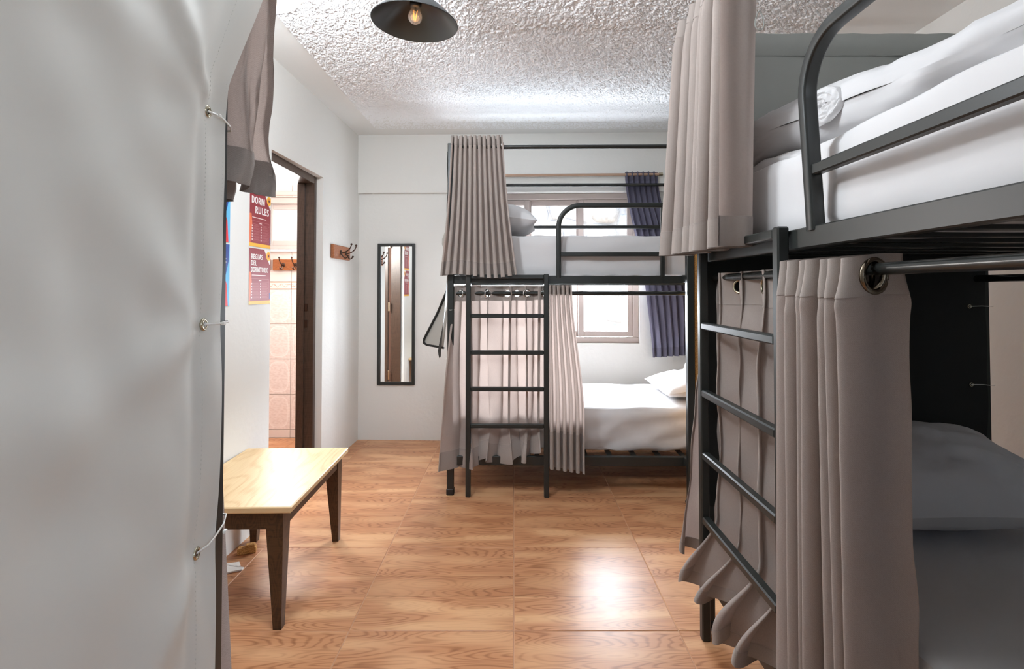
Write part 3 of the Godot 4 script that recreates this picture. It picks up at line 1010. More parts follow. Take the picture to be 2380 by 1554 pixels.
func left_canvas(t: Node3D) -> void:
	# sheet over the aisle end; s runs from the front edge to the back, y up
	var edge := func(y: float) -> float:
		return -0.010 + 0.010 * sm(1.3, 1.52, y) + 0.061 * clampf((y - 1.512) / 0.135, 0.0, 1.25) - 0.010 * sm(1.1, 0.7, y) + 0.002 * sin(y * 9.0)
	var gy := [1.735, 1.465, 1.20, 0.925, 0.65]
	var out := func(s: float, y: float) -> float:
		var h := 0.0
		for k in gy.size():
			var dy: float = y - gy[k]
			h -= 0.006 * gs(dy, 0.05) * gs(s - 0.035, 0.045)
		# ridges fanning up and back from the upper eyelet
		var d := Vector2(s - 0.036, y - 1.465)
		for q in [[0.62, 0.78, 0.008, 0.009], [0.30, 0.95, 0.003, 0.012], [0.97, 0.25, 0.004, 0.020], [0.85, -0.55, 0.004, 0.022]]:
			var al: float = d.x * q[0] + d.y * q[1]
			var ac: float = -d.x * q[1] + d.y * q[0]
			if al > 0.0:
				h += q[2] * gs(ac, q[3] + al * 0.10) * sm(0.0, 0.03, al) * (1.0 - 0.7 * sm(0.05, 0.5, al))
		d = Vector2(s - 0.036, y - 1.20)
		for q in [[0.95, -0.30, 0.006, 0.016], [0.80, 0.60, 0.005, 0.018]]:
			var al: float = d.x * q[0] + d.y * q[1]
			var ac: float = -d.x * q[1] + d.y * q[0]
			if al > 0.0:
				h += q[2] * gs(ac, q[3] + al * 0.12) * sm(0.0, 0.03, al) * (1.0 - 0.7 * sm(0.05, 0.4, al))
		d = Vector2(s - 0.036, y - 0.925)
		var al2: float = d.x * 0.70 - d.y * 0.71
		var ac2: float = d.x * 0.71 + d.y * 0.70
		if al2 > 0.0:
			h += 0.006 * gs(ac2, 0.016 + al2 * 0.12) * sm(0.0, 0.03, al2)
		h += 0.006 * sm(0.05, 0.3, s) * N(s * 2.2, y * 1.6, 3.0) + 0.003 * N(s * 9.0, y * 7.0, 8.0) * sm(0.04, 0.1, s)
		h += 0.004 * sin(y * 12.0) * gs(s - 0.02, 0.02)
		h -= 0.004 * gs(s - 0.055, 0.012)
		h += 0.007 * sm(1.52, 1.7, y) * gs(s, 0.06)
		return h
	var P := func(s: float, y: float, th: float) -> Vector3:
		var z: float = edge.call(y) * sm(0.2, 0.0, s) - s
		return Vector3(-0.0285 - out.call(s, y) - th, y, z)
	var mb := Mb.new()
	for side in 2:
		mb.grid(110, 150, func(u: float, v: float) -> Vector3:
			return P.call(0.92 * (0.35 * u + 0.65 * u * u), lerpf(0.34, 2.12, v), 0.0 if side == 1 else 0.003), side == 0)
	var c := obj("canvas_panel", mb, M.canvas, t)
	tag(c, "pale grey green canvas end panel")
	mb = Mb.new()
	for side in 2:
		mb.grid(10, 150, func(u: float, v: float) -> Vector3:
			return P.call(0.0435 * u - 0.0008, lerpf(0.345, 2.125, v), 0.0024 if side == 0 else 0.0), side == 0)
	for s in [-0.0008, 0.0427]:
		mb.grid(2, 150, func(u: float, v: float) -> Vector3:
			return P.call(s, lerpf(0.345, 2.125, v), 0.0024 * u), s < 0.0)
	obj("hem", mb, M.canvas, c)
	mb = Mb.new()
	for s in [0.0400, 0.004]:
		var y := 0.36
		while y < 2.1:
			mb.tube([P.call(s, y, 0.0025), P.call(s, y + 0.002, 0.003), P.call(s, y + 0.004, 0.0025)], 0.0002 if s < 0.01 else 0.0004, 5)
			y += 0.0055
	tag(obj("stitching", mb, M.canvas_thread, c), "", "", "", "stuff")
	for k in gy.size():
		var y: float = gy[k]
		var p: Vector3 = P.call(0.033, y, 0.003)
		mb = Mb.new()
		mb.ring(p, Vector3(-1, 0, 0.12).normalized(), 0.0058, 0.0021, 24, 8)
		mb.ring(p + Vector3(0.0006, 0, 0), Vector3(-1, 0, 0.12).normalized(), 0.0036, 0.0012, 20, 6)
		obj("eyelet", mb, M.brass_grey, c)
		mb = Mb.new()
		mb.lathe([Vector2(0, 0), Vector2(0.0034, 0)], 16, Transform3D(Basis(Vector3(0, 0, 1), PI / 2), p + Vector3(-0.0004, 0, 0)))
		obj("eyelet_hole", mb, M.black_plastic, c)
		var dy: float = [0.0, -0.008, 0.0, 0.018, 0.0][k]
		mb = Mb.new()
		var e := Vector3(-0.0215, y + dy, 0.0215)
		var md: Vector3 = P.call(0.008, y + dy * 0.35, 0.008)
		mb.sweep([p, p.lerp(md, 0.5) + Vector3(-0.004, dy * 0.05, 0), md, md.lerp(e, 0.6) + Vector3(-0.003, 0, 0), e, Vector3(0.0, y + dy, 0.0235)], [Vector2(-0.0011, -0.0007), Vector2(0.0011, -0.0007), Vector2(0.0011, 0.0007), Vector2(-0.0011, 0.0007)], false, true, Vector3(-1, 0, 0))
		var hq := md.lerp(p, [0.5, 0.45, 0.0, -0.5, 0.5][k])
		mb.box(hq + Vector3(-0.0035, 0, 0), Vector3(0.0038, 0.0044, 0.006), 0.0008)
		obj("cable_tie", mb, M.white_plastic, c)

# ---------------------------------------------------------------- mattresses, pillows, duvets
func mattress(X: Transform3D, c: Vector3, s: Vector3, label: String, sd: float, droop := 1.0) -> void:
	var t := thing("mattress", label, "mattress", X * frame(c - Vector3(0, s.y / 2, 0)), "mattresses in white fitted sheets")
	var mb := Mb.new()
	mb.rbox(Vector3(0, s.y / 2, 0), s, 0.035, 0.028, func(p: Vector3, d: Vector3) -> float:
		var a := 0.004 * N(p.x * 3.0 + sd, p.y * 3.0, p.z * 3.0)
		if d.y > 0.5:
			a += 0.005 * N(p.x * 2.0 + sd, p.z * 9.0 + 2.0 * N(p.x, p.z, sd), sd) + 0.002 * N(p.x * 5.0, p.z * 22.0, sd)
		elif absf(d.z) > 0.5:
			# pulled cloth: slanting creases on the side
			a += droop * (0.005 * N(p.x * 2.2 + p.y * 4.0 + sd, p.y * 13.0 - p.x * 2.0, sd) + 0.002 * N(p.x * 4.0, p.y * 30.0 + p.x * 5.0, sd))
		return a)
	obj("fitted_sheet", mb, M.sheet, t)

func pillow(X: Transform3D, size: Vector3, label: String, sd: float) -> void:
	var t := thing("pillow", label, "pillow", X)
	var mb := Mb.new()
	for sg in [-1.0, 1.0]:
		mb.grid(36, 26, func(u: float, v: float) -> Vector3:
			var x := u * 2.0 - 1.0
			var z := v * 2.0 - 1.0
			var k := pow(maxf(0.0, (1.0 - pow(absf(x), 2.6)) * (1.0 - pow(absf(z), 2.6))), 0.55)
			var w := 0.04 * N(x * 2.0 + sd, z * 2.0, sd) + 0.015 * N(x * 6.0, z * 6.0 + sd, sd)
			var px := x * (1.0 - 0.07 * (1.0 - z * z))
			var pz := z * (1.0 - 0.09 * (1.0 - x * x))
			return Vector3(px * size.x / 2, sg * size.y / 2 * k * (1.0 + w * 2.0) + size.y / 2, pz * size.z / 2), sg > 0.0)
	obj("pillowcase", mb, M.sheet, t)

func build_bedding() -> void:
	mattress(FN, Vector3(0.965, 1.4965, -0.51), Vector3(1.87, 0.235, 0.955), "white sheeted mattress on the right foreground bunk's upper deck", 1.0, 0.25)
	mattress(FN, Vector3(0.965, 0.373, -0.55), Vector3(1.87, 0.27, 0.90), "white sheeted mattress in shadow on the right foreground bunk's lower deck", 2.0)
	mattress(FF, Vector3(0.97, 1.447, -0.465), Vector3(1.88, 0.25, 0.87), "white sheeted mattress on the far bunk's upper deck", 3.0)
	mattress(FF, Vector3(0.97, 0.373, -0.49), Vector3(1.88, 0.27, 0.82), "white sheeted mattress on the far bunk's lower deck", 4.0, 3.0)
	mattress(FL, Vector3(0.975, 1.48, -0.46), Vector3(1.86, 0.235, 0.85), "white sheeted mattress behind the pale canvas, upper deck", 5.0)
	mattress(FL, Vector3(0.975, 0.373, -0.46), Vector3(1.86, 0.27, 0.85), "white sheeted mattress behind the pale canvas, lower deck", 6.0)
	# near lower pillow, leaning on the black canvas
	pillow(FN * Transform3D(Basis(Vector3.BACK, deg_to_rad(-16)), Vector3(0.25, 0.555, -0.56)), Vector3(0.44, 0.24, 0.72), "plump white pillow in the dark lower right bunk", 2.0)
	pillow(FF * Transform3D(Basis(Vector3.BACK, deg_to_rad(8)), Vector3(1.57, 0.53, -0.45)), Vector3(0.42, 0.14, 0.60), "flat white pillow on the far bunk's lower mattress", 5.0)
	pillow(FF * Transform3D(Basis(Vector3.BACK, deg_to_rad(62)), Vector3(1.76, 0.70, -0.52)), Vector3(0.3, 0.12, 0.5), "white pillow leaning on chipboard behind the flat pillow", 7.0)
	pillow(FF * Transform3D(Basis(Vector3.BACK, deg_to_rad(-8)), Vector3(0.27, 1.60, -0.35)), Vector3(0.50, 0.22, 0.55), "white pillow on the far bunk's upper mattress beside curtain", 9.0)
	duvet()

func duvet() -> void:
	# rolled duvet lying aslant along the upper near mattress
	var t := thing("duvet", "rolled white duvet on the right foreground bunk's upper mattress", "duvet", FN * frame(Vector3(0.0, 1.619, 0.0)))
	var mb := Mb.new()
	var ax := func(v: float) -> Vector3:
		return Vector3(lerpf(0.04, 1.62, v), 0, lerpf(-0.31, -0.66, v))
	mb.grid(110, 100, func(u: float, v: float) -> Vector3:
		var a := TAU * u
		var e := pow(maxf(0.0, 1.0 - pow(absf(v * 2.0 - 1.0), 16.0)), 0.5)
		var ht := lerpf(0.245, 0.222, sm(0.0, 0.4, v)) * e
		var wd := 0.275 * maxf(e, 0.04)
		var c: Vector3 = ax.call(v)
		var ca := cos(a)
		var sa := sin(a)
		var w := 0.010 * N(c.x * 2.4, a * 0.9, 4.0) + 0.003 * N(c.x * 8.0 + a, a * 3.0, 6.0)
		# soft creases: a few cross the roll, finer ones fan out at the far end
		w += 0.007 * gs(c.x + 0.10 * sa - 0.86, 0.02) * maxf(0.0, sa) - 0.006 * gs(c.x + 0.08 * sa - 0.66, 0.025)
		w += 0.006 * sm(0.42, 0.15, c.x) * N(c.x * 6.0 + ca * 9.0, sa * 9.0 - c.x * 7.0, 9.0)
		var py := ht / 2.0 + signf(sa) * pow(absf(sa), 0.85) * (ht / 2.0 + w * e)
		var pz := c.z + signf(ca) * pow(absf(ca), 0.85) * (wd + w * e)
		return Vector3(c.x + 0.05 * ca, maxf(py, 0.0), pz), false, true)
	obj("roll", mb, M.sheet, t)
	# the rolled-up end of the cover shows as a flat spiral on the aisle side
	mb = Mb.new()
	var B := Basis(Vector3.UP, deg_to_rad(20)) * Basis(Vector3.RIGHT, deg_to_rad(-8))
	mb.grid(64, 30, func(u: float, v: float) -> Vector3:
		var a := TAU * u
		var r := v
		var turn := fposmod(r * 3.4 - u + 0.15, 1.0)
		var h := 0.010 * sqrt(maxf(0.0, 1.0 - r * r)) + 0.007 * (1.0 - turn) * sm(1.0, 0.85, r) * sm(0.0, 0.2, r) - 0.012 * gs(r, 0.16)
		h += 0.003 * N(r * 4.0, u * 9.0, 2.0)
		return Vector3(0.53, 0.118, -0.122) + B * Vector3(0.060 * r * cos(a), 0.054 * r * sin(a), h), true, true)
	obj("rolled_end", mb, M.sheet, t)
	mb = Mb.new()
	mb.grid(60, 24, func(u: float, v: float) -> Vector3:
		var x := lerpf(0.03, 0.50, u)
		var b := pow(sin(PI * clampf(u, 0.01, 0.99)), 0.35)
		var a := PI * v
		var w := 0.012 * N(x * 5.0 + v * 2.0, v * 3.0, 2.0) + 0.006 * sin(x * 40.0 + v * 9.0) * sm(0.4, 0.1, x)
		return Vector3(x, (0.066 + w) * pow(maxf(sin(a), 0.0), 0.8) * b - 0.012, -0.062 - 0.20 * (1.0 - cos(a)) * 0.5 - 0.02 * (1.0 - b)))
	obj("folded_edge", mb, M.sheet, t)

# ---------------------------------------------------------------- curtains
func curtain(called: String, label: String, X: Transform3D, nu: int, nv: int, f: Callable, m: Material, group: String, rings := [], hem0 := 0.06, hem1 := 0.09) -> Node3D:
	# rings: [u, height, radius, material]; the cloth is cut open inside each
	var t := thing(called, label, "curtain", X, group)
	var spots := []
	for r in rings:
		var lo := 0.0
		var hi := 1.0
		for k in 24:
			var md := (lo + hi) / 2.0
			if f.call(r[0], md).y > r[1]:
				lo = md
			else:
				hi = md
		var p: Vector3 = f.call(r[0], lo)
		var du: Vector3 = f.call(r[0] + 0.004, lo) - f.call(r[0] - 0.004, lo)
		spots.append([p, Vector3(-du.z, 0, du.x).normalized(), r[2], r[3], r[0]])
	var mb := Mb.new()
	if spots.is_empty():
		mb.grid(nu, nv, f)
	else:
		mb.grid(nu, 44, func(u: float, v: float) -> Vector3: return f.call(u, v * 0.12))
		cut(mb, spots, nu)
		mb.grid(nu, nv, func(u: float, v: float) -> Vector3: return f.call(u, 0.12 + v * 0.88))
	obj("cloth", mb, m, t)
	# top heading and bottom hem: a second thickness of cloth with a turned edge
	for q in [["heading", 0.0, hem0], ["bottom_hem", 1.0 - hem1, 1.0]]:
		mb = Mb.new()
		for sgn in [1.0, -1.0]:
			mb.grid(nu, 3 if spots.is_empty() or q[1] > 0.0 else 32, func(u: float, v: float) -> Vector3:
				var vv := lerpf(q[1], q[2], v)
				var p: Vector3 = f.call(u, vv)
				var du: Vector3 = f.call(minf(u + 0.002, 1.0), vv) - f.call(maxf(u - 0.002, 0.0), vv)
				var nn := Vector3(-du.z, 0, du.x).normalized()
				return p + nn * 0.0013 * sgn, sgn < 0.0)
		if q[1] == 0.0:
			cut(mb, spots, nu)
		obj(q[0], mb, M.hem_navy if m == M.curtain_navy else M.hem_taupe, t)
	for r in spots:
		mb = Mb.new()
		mb.ring(r[0], r[1], r[2], r[2] * 0.2, 28, 8)
		obj("grommet", mb, r[3], t)
	return t

func cut(mb: Mb, spots: Array, nu: int) -> void:
	var keep := PackedInt32Array()
	for k in range(0, mb.ix.size(), 3):
		var c := (mb.v[mb.ix[k]] + mb.v[mb.ix[k + 1]] + mb.v[mb.ix[k + 2]]) / 3.0
		var u := mb.t[mb.ix[k]].x
		var inside := false
		for r in spots:
			if absf(u - r[4]) < 0.06 and c.distance_to(r[0]) < r[2]:
				inside = true
		if not inside:
			for e in 3:
				keep.append(mb.ix[k + e])
	mb.ix = keep

func tw(ph: float, k := 0.965) -> float:
	return asin(k * cos(ph)) / asin(k)

func fold(u: float, n: float, sharp := 0.0) -> float:
	var s := sin(TAU * n * u)
	return signf(s) * pow(absf(s), 1.0 - sharp)

func build_curtains() -> void:
	var tp: Material = M.curtain_taupe
	var g := "taupe bunk curtains"
	# A: near bunk, upper, gathered at its far end
	curtain("curtain", "taupe curtain gathered beside the right foreground bunk's upper mattress", FN, 400, 34, func(u: float, v: float) -> Vector3:
		var n := 8.5
		var ph := TAU * n * u
		var wob := 0.010 * sin(u * 31.0 + v * 2.0) * v
		var x := lerpf(lerpf(-0.005, 0.45, u), lerpf(-0.03, 0.43, u), v) + 0.012 * sin(2.0 * ph)
		var amp := 0.062 * (0.82 + 0.18 * sin(u * 23.0)) * (0.75 + 0.25 * sm(0.0, 0.15, v))
		if u > 0.94:
			amp = lerpf(amp, 0.062, sm(0.94, 1.0, u))
		var cz := lerpf(0.055, lerpf(0.11, 0.065, u), v)
		var z := cz - amp * tw(ph)
		var y := lerpf(2.235 + 0.012 * sin(ph * 0.5 + 1.0), 1.368, v)
		return Vector3(x + wob, y, z), tp, g, [], 0.075, 0.10)
	# B: near bunk, lower, spread behind the ladder, its foot pushed out under the last rung
	curtain("curtain", "taupe curtain behind the right foreground ladder, foot pushed outward", FN, 320, 60, func(u: float, v: float) -> Vector3:
		var n := 5.0
		var ph := TAU * n * (u + 0.02 * sin(u * 9.0)) + 0.6
		var y := lerpf(1.30, 0.235 + 0.03 * sin(ph * 0.5) - 0.03 * u, v)
		var low := sm(0.46, 0.22, y)
		var amp := lerpf(0.018, 0.035, sm(0.0, 0.25, v)) * (1.0 + 0.6 * low)
		var x := lerpf(-0.035, 0.66, u) + 0.018 * sin(2.0 * ph) - 0.06 * low * (0.4 + 0.6 * sin(ph * 0.5) * sin(ph * 0.5))
		var z := -0.030 + amp * sin(ph) + 0.010 * N(u * 6.0, v * 4.0, 2.0)
		z += low * (0.088 + 0.02 * sin(ph + 0.7)) * sm(0.0, 0.12, u)
		var left := sm(0.10, 0.0, u)
		z += left * lerpf(0.0, 0.070, sm(0.02, 0.9, v))
		return Vector3(x, y, z), tp, g, [[0.30, 1.252, 0.021, M.brass_grey], [0.60, 1.252, 0.021, M.brass_grey], [0.84, 1.252, 0.021, M.brass_grey]], 0.10, 0.04)
	# C: near bunk, lower, gathered in front of the ladder's near rail
	curtain("curtain", "taupe curtain gathered in the right foreground below the mattress", FN, 420, 40, func(u: float, v: float) -> Vector3:
		var n := 6.5
		var ph := TAU * n * u + 0.0
		var y := lerpf(1.311 + 0.006 * sin(u * 40.0), 0.19, v)
		var amp := lerpf(0.055, 0.078, u) * (0.9 + 0.1 * sin(u * 17.0)) * (0.8 + 0.2 * sm(0.0, 0.1, v))
		var x := lerpf(0.635, 0.865, u) + 0.010 * sin(2.0 * ph) + 0.014 * v * sin(u * 11.0) + 0.03 * v * u
		amp += 0.004 * gs(v - 0.085, 0.02) * sin(u * 70.0)
		var z := -0.02 + 0.034 * (1.0 - u) + amp * tw(ph) + 0.012 * v * (1.0 - u)
		z += 0.006 * N(x * 14.0, y * 5.0, 3.0) * sm(0.9, 1.0, u)
		return Vector3(x, y, z), tp, g, [[0.963, 1.270, 0.033, M.dark_nickel], [0.885, 1.270, 0.033, M.dark_nickel], [0.81, 1.270, 0.033, M.dark_nickel]], 0.075, 0.08)
	# D: far bunk, upper, gathered
	curtain("curtain", "taupe curtain gathered at the far bunk's upper deck left end", FF, 420, 34, func(u: float, v: float) -> Vector3:
		var n := 11.0
		var ph := TAU * n * u
		var x := lerpf(lerpf(0.008, 0.318, u), lerpf(-0.055, 0.405, u), v) + 0.006 * sin(2.0 * ph) + 0.02 * sin(PI * v) * (0.5 - u)
		var amp := 0.030 * (0.85 + 0.15 * sin(u * 29.0)) * lerpf(1.0, 0.8, v)
		var z := 0.032 + amp * cos(ph) + 0.02 * v
		var y := lerpf(2.172 + 0.006 * sin(ph * 0.5), 1.322 + 0.012 * sin(u * 7.0), v)
		return Vector3(x, y, z), tp, g, [[0.975, 2.115, 0.022, M.chrome]], 0.07, 0.10)
	# E: far bunk, lower, spread behind the ladder
	curtain("curtain", "taupe curtain behind the far bunk's ladder, lit through by the window", FF, 320, 60, func(u: float, v: float) -> Vector3:
		var n := 5.5
		var ph := TAU * n * (u + 0.03 * sin(u * 8.0) + 0.018 * sin(u * 21.0 + v * 2.0)) + 1.0
		var y0 := 0.165 + 0.05 * sm(0.12, 0.3, u) + 0.025 * sin(u * 22.0) * sm(0.15, 0.3, u) + 0.05 * sm(0.65, 0.9, u)
		var y := lerpf(1.262, y0, v)
		var low := sm(0.44, 0.2, y)
		var amp := lerpf(0.014, 0.026, sm(0.0, 0.25, v)) * (1.0 + 0.4 * low)
		var x := lerpf(0.02, 0.60, u) - sm(0.15, 0.0, u) * 0.075 * v + 0.016 * sin(2.0 * ph) - 0.05 * low * sin(ph * 0.5) * (u * (1.0 - u)) * 3.0
		var z := -0.022 + amp * sin(ph) + 0.008 * N(u * 7.0, v * 4.0, 6.0)
		z += low * (0.05 + 0.02 * sin(ph + 0.5)) * sm(0.0, 0.1, u)
		z += sm(0.16, 0.0, u) * 0.075 * sm(0.0, 0.6, v)
		return Vector3(x, y, z), tp, g, [[0.09, 1.217, 0.024, M.chrome], [0.37, 1.217, 0.024, M.chrome], [0.56, 1.217, 0.024, M.chrome], [0.66, 1.217, 0.024, M.chrome], [0.79, 1.217, 0.024, M.chrome], [0.94, 1.217, 0.024, M.chrome]], 0.085, 0.10)
	# F: far bunk, lower, gathered right of the ladder
	curtain("curtain", "taupe curtain gathered right of the far bunk's ladder", FF, 260, 34, func(u: float, v: float) -> Vector3:
		var n := 5.5
		var ph := TAU * n * u + PI
		var x := lerpf(lerpf(0.590, 0.735, u), lerpf(0.592, 0.805, u), sm(0.0, 0.7, v)) + 0.005 * sin(2.0 * ph)
		var amp := 0.026 * (0.9 + 0.1 * sin(u * 19.0))
		var z := 0.018 + amp * cos(ph) + 0.03 * v
		var y := lerpf(1.268, 0.15 + 0.03 * (1.0 - u), v)
		return Vector3(x, y, z), tp, g, [], 0.05, 0.20)
	# G: navy window curtain drawn to the right, held behind the bed
	curtain("curtain", "navy curtain drawn to the right of the far window", FW, 160, 60, func(u: float, v: float) -> Vector3:
		var n := 6.0
		var ph := TAU * n * u
		var y := lerpf(2.185, 0.70 + 0.02 * u, v)
		var xa := lerpf(2.19, 2.35, sm(0.0, 0.7, v)) + 0.05 * sm(0.6, 1.0, v)
		var xb := lerpf(2.45, 2.68, sm(0.0, 0.75, v))
		var x := lerpf(xa, xb, u) + 0.008 * sin(2.0 * ph)
		var z := 0.075 + 0.022 * sin(ph + 0.8 * v) + 0.02 * N(u * 4.0, v * 3.0, 7.0) * v
		return Vector3(x, y, z), M.curtain_navy, "", [], 0.05, 0.05)
	# H and I: left foreground bunk
	curtain("curtain", "taupe curtain hanging behind the left canvas above the posters", FL, 200, 34, func(u: float, v: float) -> Vector3:
		var n := 2.5
		var ph := TAU * n * u
		var y := lerpf(2.2, 1.395 + 0.012 * sin(u * 9.0), v)
		var amp := lerpf(0.035, 0.072, sm(0.35, 0.75, v))
		var x := lerpf(-0.004, 0.18, u) + 0.01 * sin(v * 7.0 + u * 5.0) + 0.014 * N(v * 2.2, u * 24.0, 1.0) + 0.007 * N(v * 5.0, u * 50.0, 4.0)
		var z := 0.105 + amp * cos(ph) - 0.05 * sm(0.6, 0.1, v) + 0.012 * N(u * 8.0, v * 7.0, 5.0)
		return Vector3(x, y, z), tp, g, [], 0.06, 0.07)
	curtain("curtain", "taupe curtain edge behind the left canvas near the floor", FL, 160, 34, func(u: float, v: float) -> Vector3:
		var n := 3.5
		var ph := TAU * n * u
		var y := lerpf(1.29, 0.19, v)
		var x := lerpf(-0.008, 0.22, u)
		var z := 0.0 + lerpf(0.0, 0.085, v) + lerpf(0.006, 0.03, v) * cos(ph)
		return Vector3(x, y, z), tp, g, [], 0.06, 0.07)

# ---------------------------------------------------------------- lamp, bench, mirror, posters, small things
func build_furniture() -> void:
	lamp()
	unseen_globe_lamp("unseen white globe lamp out of view over the aisle, lighting the foreground", Vector3(-0.18, 2.30, -1.30), UNSEEN_GLOBE)  # out of view above the aisle, placed to light beds, floor and ceiling
	unseen_globe_lamp("added white globe fill lamp out of view near the left wall", Vector3(-0.78, 2.30, -1.60), FILL_GLOBE_LEFT)  # added fill lamp, out of view, brightens ceiling and far wall
	bench()
	mirror()
	posters()
	# curtain rod of the far window
	var t := thing("curtain_pole", "thin wooden curtain pole above the far window", "curtain pole", FW * frame(Vector3(0, 2.166, 0.075)))
	var mb := Mb.new()
	mb.rod(Vector3(0.86, 0, 0), Vector3(2.46, 0, 0), 0.011)
	obj("pole", mb, M.pole_wood, t)
	mb = Mb.new()
	mb.rod(Vector3(2.46, 0, 0), Vector3(2.49, 0, 0), 0.014)
	obj("end_cap", mb, M.brass_grey, t)
	mb = Mb.new()
	for x in [0.92, 2.44]:
		mb.bar(Vector3(x, -0.012, -0.045), Vector3(x, -0.012, 0.006), 0.012, 0.006, 0.001)
	obj("bracket", mb, M.brass_grey, t)
	# left wall coat rack
	var z := -3.79
	hook_rack(Transform3D(Basis(Vector3.UP, deg_to_rad(90 - 1.5)), Vector3(XL(z) + 0.001, 1.515, z)), 0.34, 0.1, [-0.03, 0.075], "brown wooden coat rack with dark hooks on white wall", M.hook_wood)
	# things on the floor under the bench
	t = thing("wood_offcut", "small yellow wood offcut on the floor under the bench", "wood piece", frame(Vector3(-1.26, 0, -2.43), 20))
	mb = Mb.new()
	mb.box(Vector3(0, 0.014, 0), Vector3(0.08, 0.028, 0.035), 0.003)
	mb.box(Vector3(0.015, 0.034, 0), Vector3(0.04, 0.012, 0.03), 0.003)
	obj("block", mb, M.chipboard, t)
	t = thing("plastic_tag", "torn white plastic piece lying on floor by left wall", "plastic piece", frame(Vector3(-1.255, 0, -2.29), 14))
	mb = Mb.new()
	mb.prism([Vector2(-0.05, -0.04), Vector2(0.02, -0.045), Vector2(0.034, -0.01), Vector2(0.024, 0.004), Vector2(0.052, 0.01), Vector2(0.05, 0.028), Vector2(-0.045, 0.045)], 0.001, 0.007)
	obj("sheet", mb, M.white_plastic, t)
	# cord loop hanging by the near upper curtain
	t = thing("cord_loop", "thin dark cord loop hanging by the foreground curtain's top", "cord", FN * frame(Vector3(0.44, 2.02, 0.004)))
	mb = Mb.new()
	var path := []
	for k in 20:
		var a := TAU * k / 20.0
		path.append(Vector3(0.0, 0.028 * sin(a), 0.010 * cos(a) * (1.2 - 0.5 * sin(a))))
	mb.tube(path, 0.0018, 6, true)
	obj("loop", mb, M.canvas_grey, t)

func lamp() -> void:
	var X := Transform3D(Basis(Vector3(0, 0, 1), deg_to_rad(-3)) * Basis(Vector3(1, 0, 0), deg_to_rad(2)), Vector3(-0.393, 2.300, -2.0))
	var t := thing("pendant_lamp", "black metal cone pendant lamp with clear filament bulb", "lamp", X)
	var o := []
	var i := []
	for k in 21:
		var s := k / 20.0
		var r := lerpf(0.028, 0.17, pow(s, 0.9))
		var y := 0.10 - 0.10 * pow(s, 1.35)
		o.append(Vector2(r, y))
		i.append(Vector2(maxf(r - 0.002, 0.001), y - 0.002))
	var mb := Mb.new()
	mb.lathe(o, 64)
	var sh := obj("shade", mb, M.lamp_outside, t)
	mb = Mb.new()
	i.reverse()
	mb.lathe(i, 64)
	obj("shade_inside", mb, M.lamp_inside, sh)
	mb = Mb.new()
	mb.ring(Vector3(0, -0.0005, 0), Vector3.UP, 0.169, 0.0016, 64, 8)
	obj("rim", mb, M.lamp_outside, sh)
	mb = Mb.new()
	mb.lathe([Vector2(0.0, 0.06), Vector2(0.021, 0.06), Vector2(0.023, 0.07), Vector2(0.023, 0.11), Vector2(0.03, 0.112), Vector2(0.03, 0.135), Vector2(0.012, 0.15), Vector2(0.0, 0.15)], 24)
	obj("socket", mb, M.black_plastic, t)
	mb = Mb.new()
	mb.rod(Vector3(0, 0.15, 0), Vector3(0, 0.20, 0), 0.005)
	mb.lathe([Vector2(0, 0.190), Vector2(0.045, 0.192), Vector2(0.05, 0.198), Vector2(0.05, 0.218), Vector2(0, 0.218)], 24)
	obj("ceiling_rose", mb, M.lamp_outside, t)
	mb = Mb.new()
	var bp := []
	for k in 20:
		var a := PI * k / 19.0
		var r := 0.028 * sin(a)
		var y := -0.028 * cos(a)
		if y > 0.008:
			r = lerpf(r, 0.013, sm(0.008, 0.028, y))
			y += 0.03 * sm(0.008, 0.028, y)
		bp.append(Vector2(maxf(r, 0.0004), y + 0.028 - 0.005))
	mb.lathe(bp, 28)
	var bulb := obj("bulb", mb, M.bulb_glass, t)
	mb = Mb.new()
	for k in 4:
		var a := TAU * k / 4.0 + 0.4
		var d := Vector3(cos(a), 0, sin(a))
		mb.rod(d * 0.010 + Vector3(0, 0.046, 0), d * 0.004 + Vector3(0, 0.010, 0), 0.0009, 6)
	obj("filament", mb, M.filament, bulb)
	mb = Mb.new()
	mb.rod(Vector3(0, 0.065, 0), Vector3(0, 0.044, 0), 0.004, 8)
	obj("bulb_stem", mb, M.brass_grey, bulb)
	var l := OmniLight3D.new()
	l.name = "pendant_light"
	l.position = Vector3(0, 0.025, 0)
	l.light_energy = 0.003
	l.light_color = c8(255, 190, 120)
	l.light_size = 0.02
	l.omni_range = 8.0
	l.shadow_enabled = true
	t.add_child(l)

func unseen_globe_lamp(label: String, at: Vector3, energy: float) -> void:
	var t := thing("unseen_globe_lamp", label, "lamp", frame(at), "unseen globe lamps")
	var mb := Mb.new()
	var p := []
	for k in 21:
		var a := PI * (0.02 + 0.93 * k / 20.0)
		p.append(Vector2(0.13 * sin(a), -0.13 * cos(a) - 0.03))
	mb.lathe(p, 36)
	obj("globe_bulb", mb, M.opal, t)
	mb = Mb.new()
	mb.lathe([Vector2(0, 0.085), Vector2(0.035, 0.09), Vector2(0.04, 0.10), Vector2(0.03, 0.13), Vector2(0.008, 0.14), Vector2(0.008, 0.185), Vector2(0.05, 0.19), Vector2(0.05, 0.208), Vector2(0, 0.208)], 24)
	obj("holder", mb, M.lamp_outside, t)
	var l := OmniLight3D.new()
	l.name = "unseen_globe_light"
	l.light_energy = energy
	l.light_color = c8(238, 247, 255)
	l.light_size = 0.12
	l.position.y = -0.03
	l.omni_range = 9.0
	l.omni_attenuation = 2.0
	l.shadow_enabled = true
	t.add_child(l)

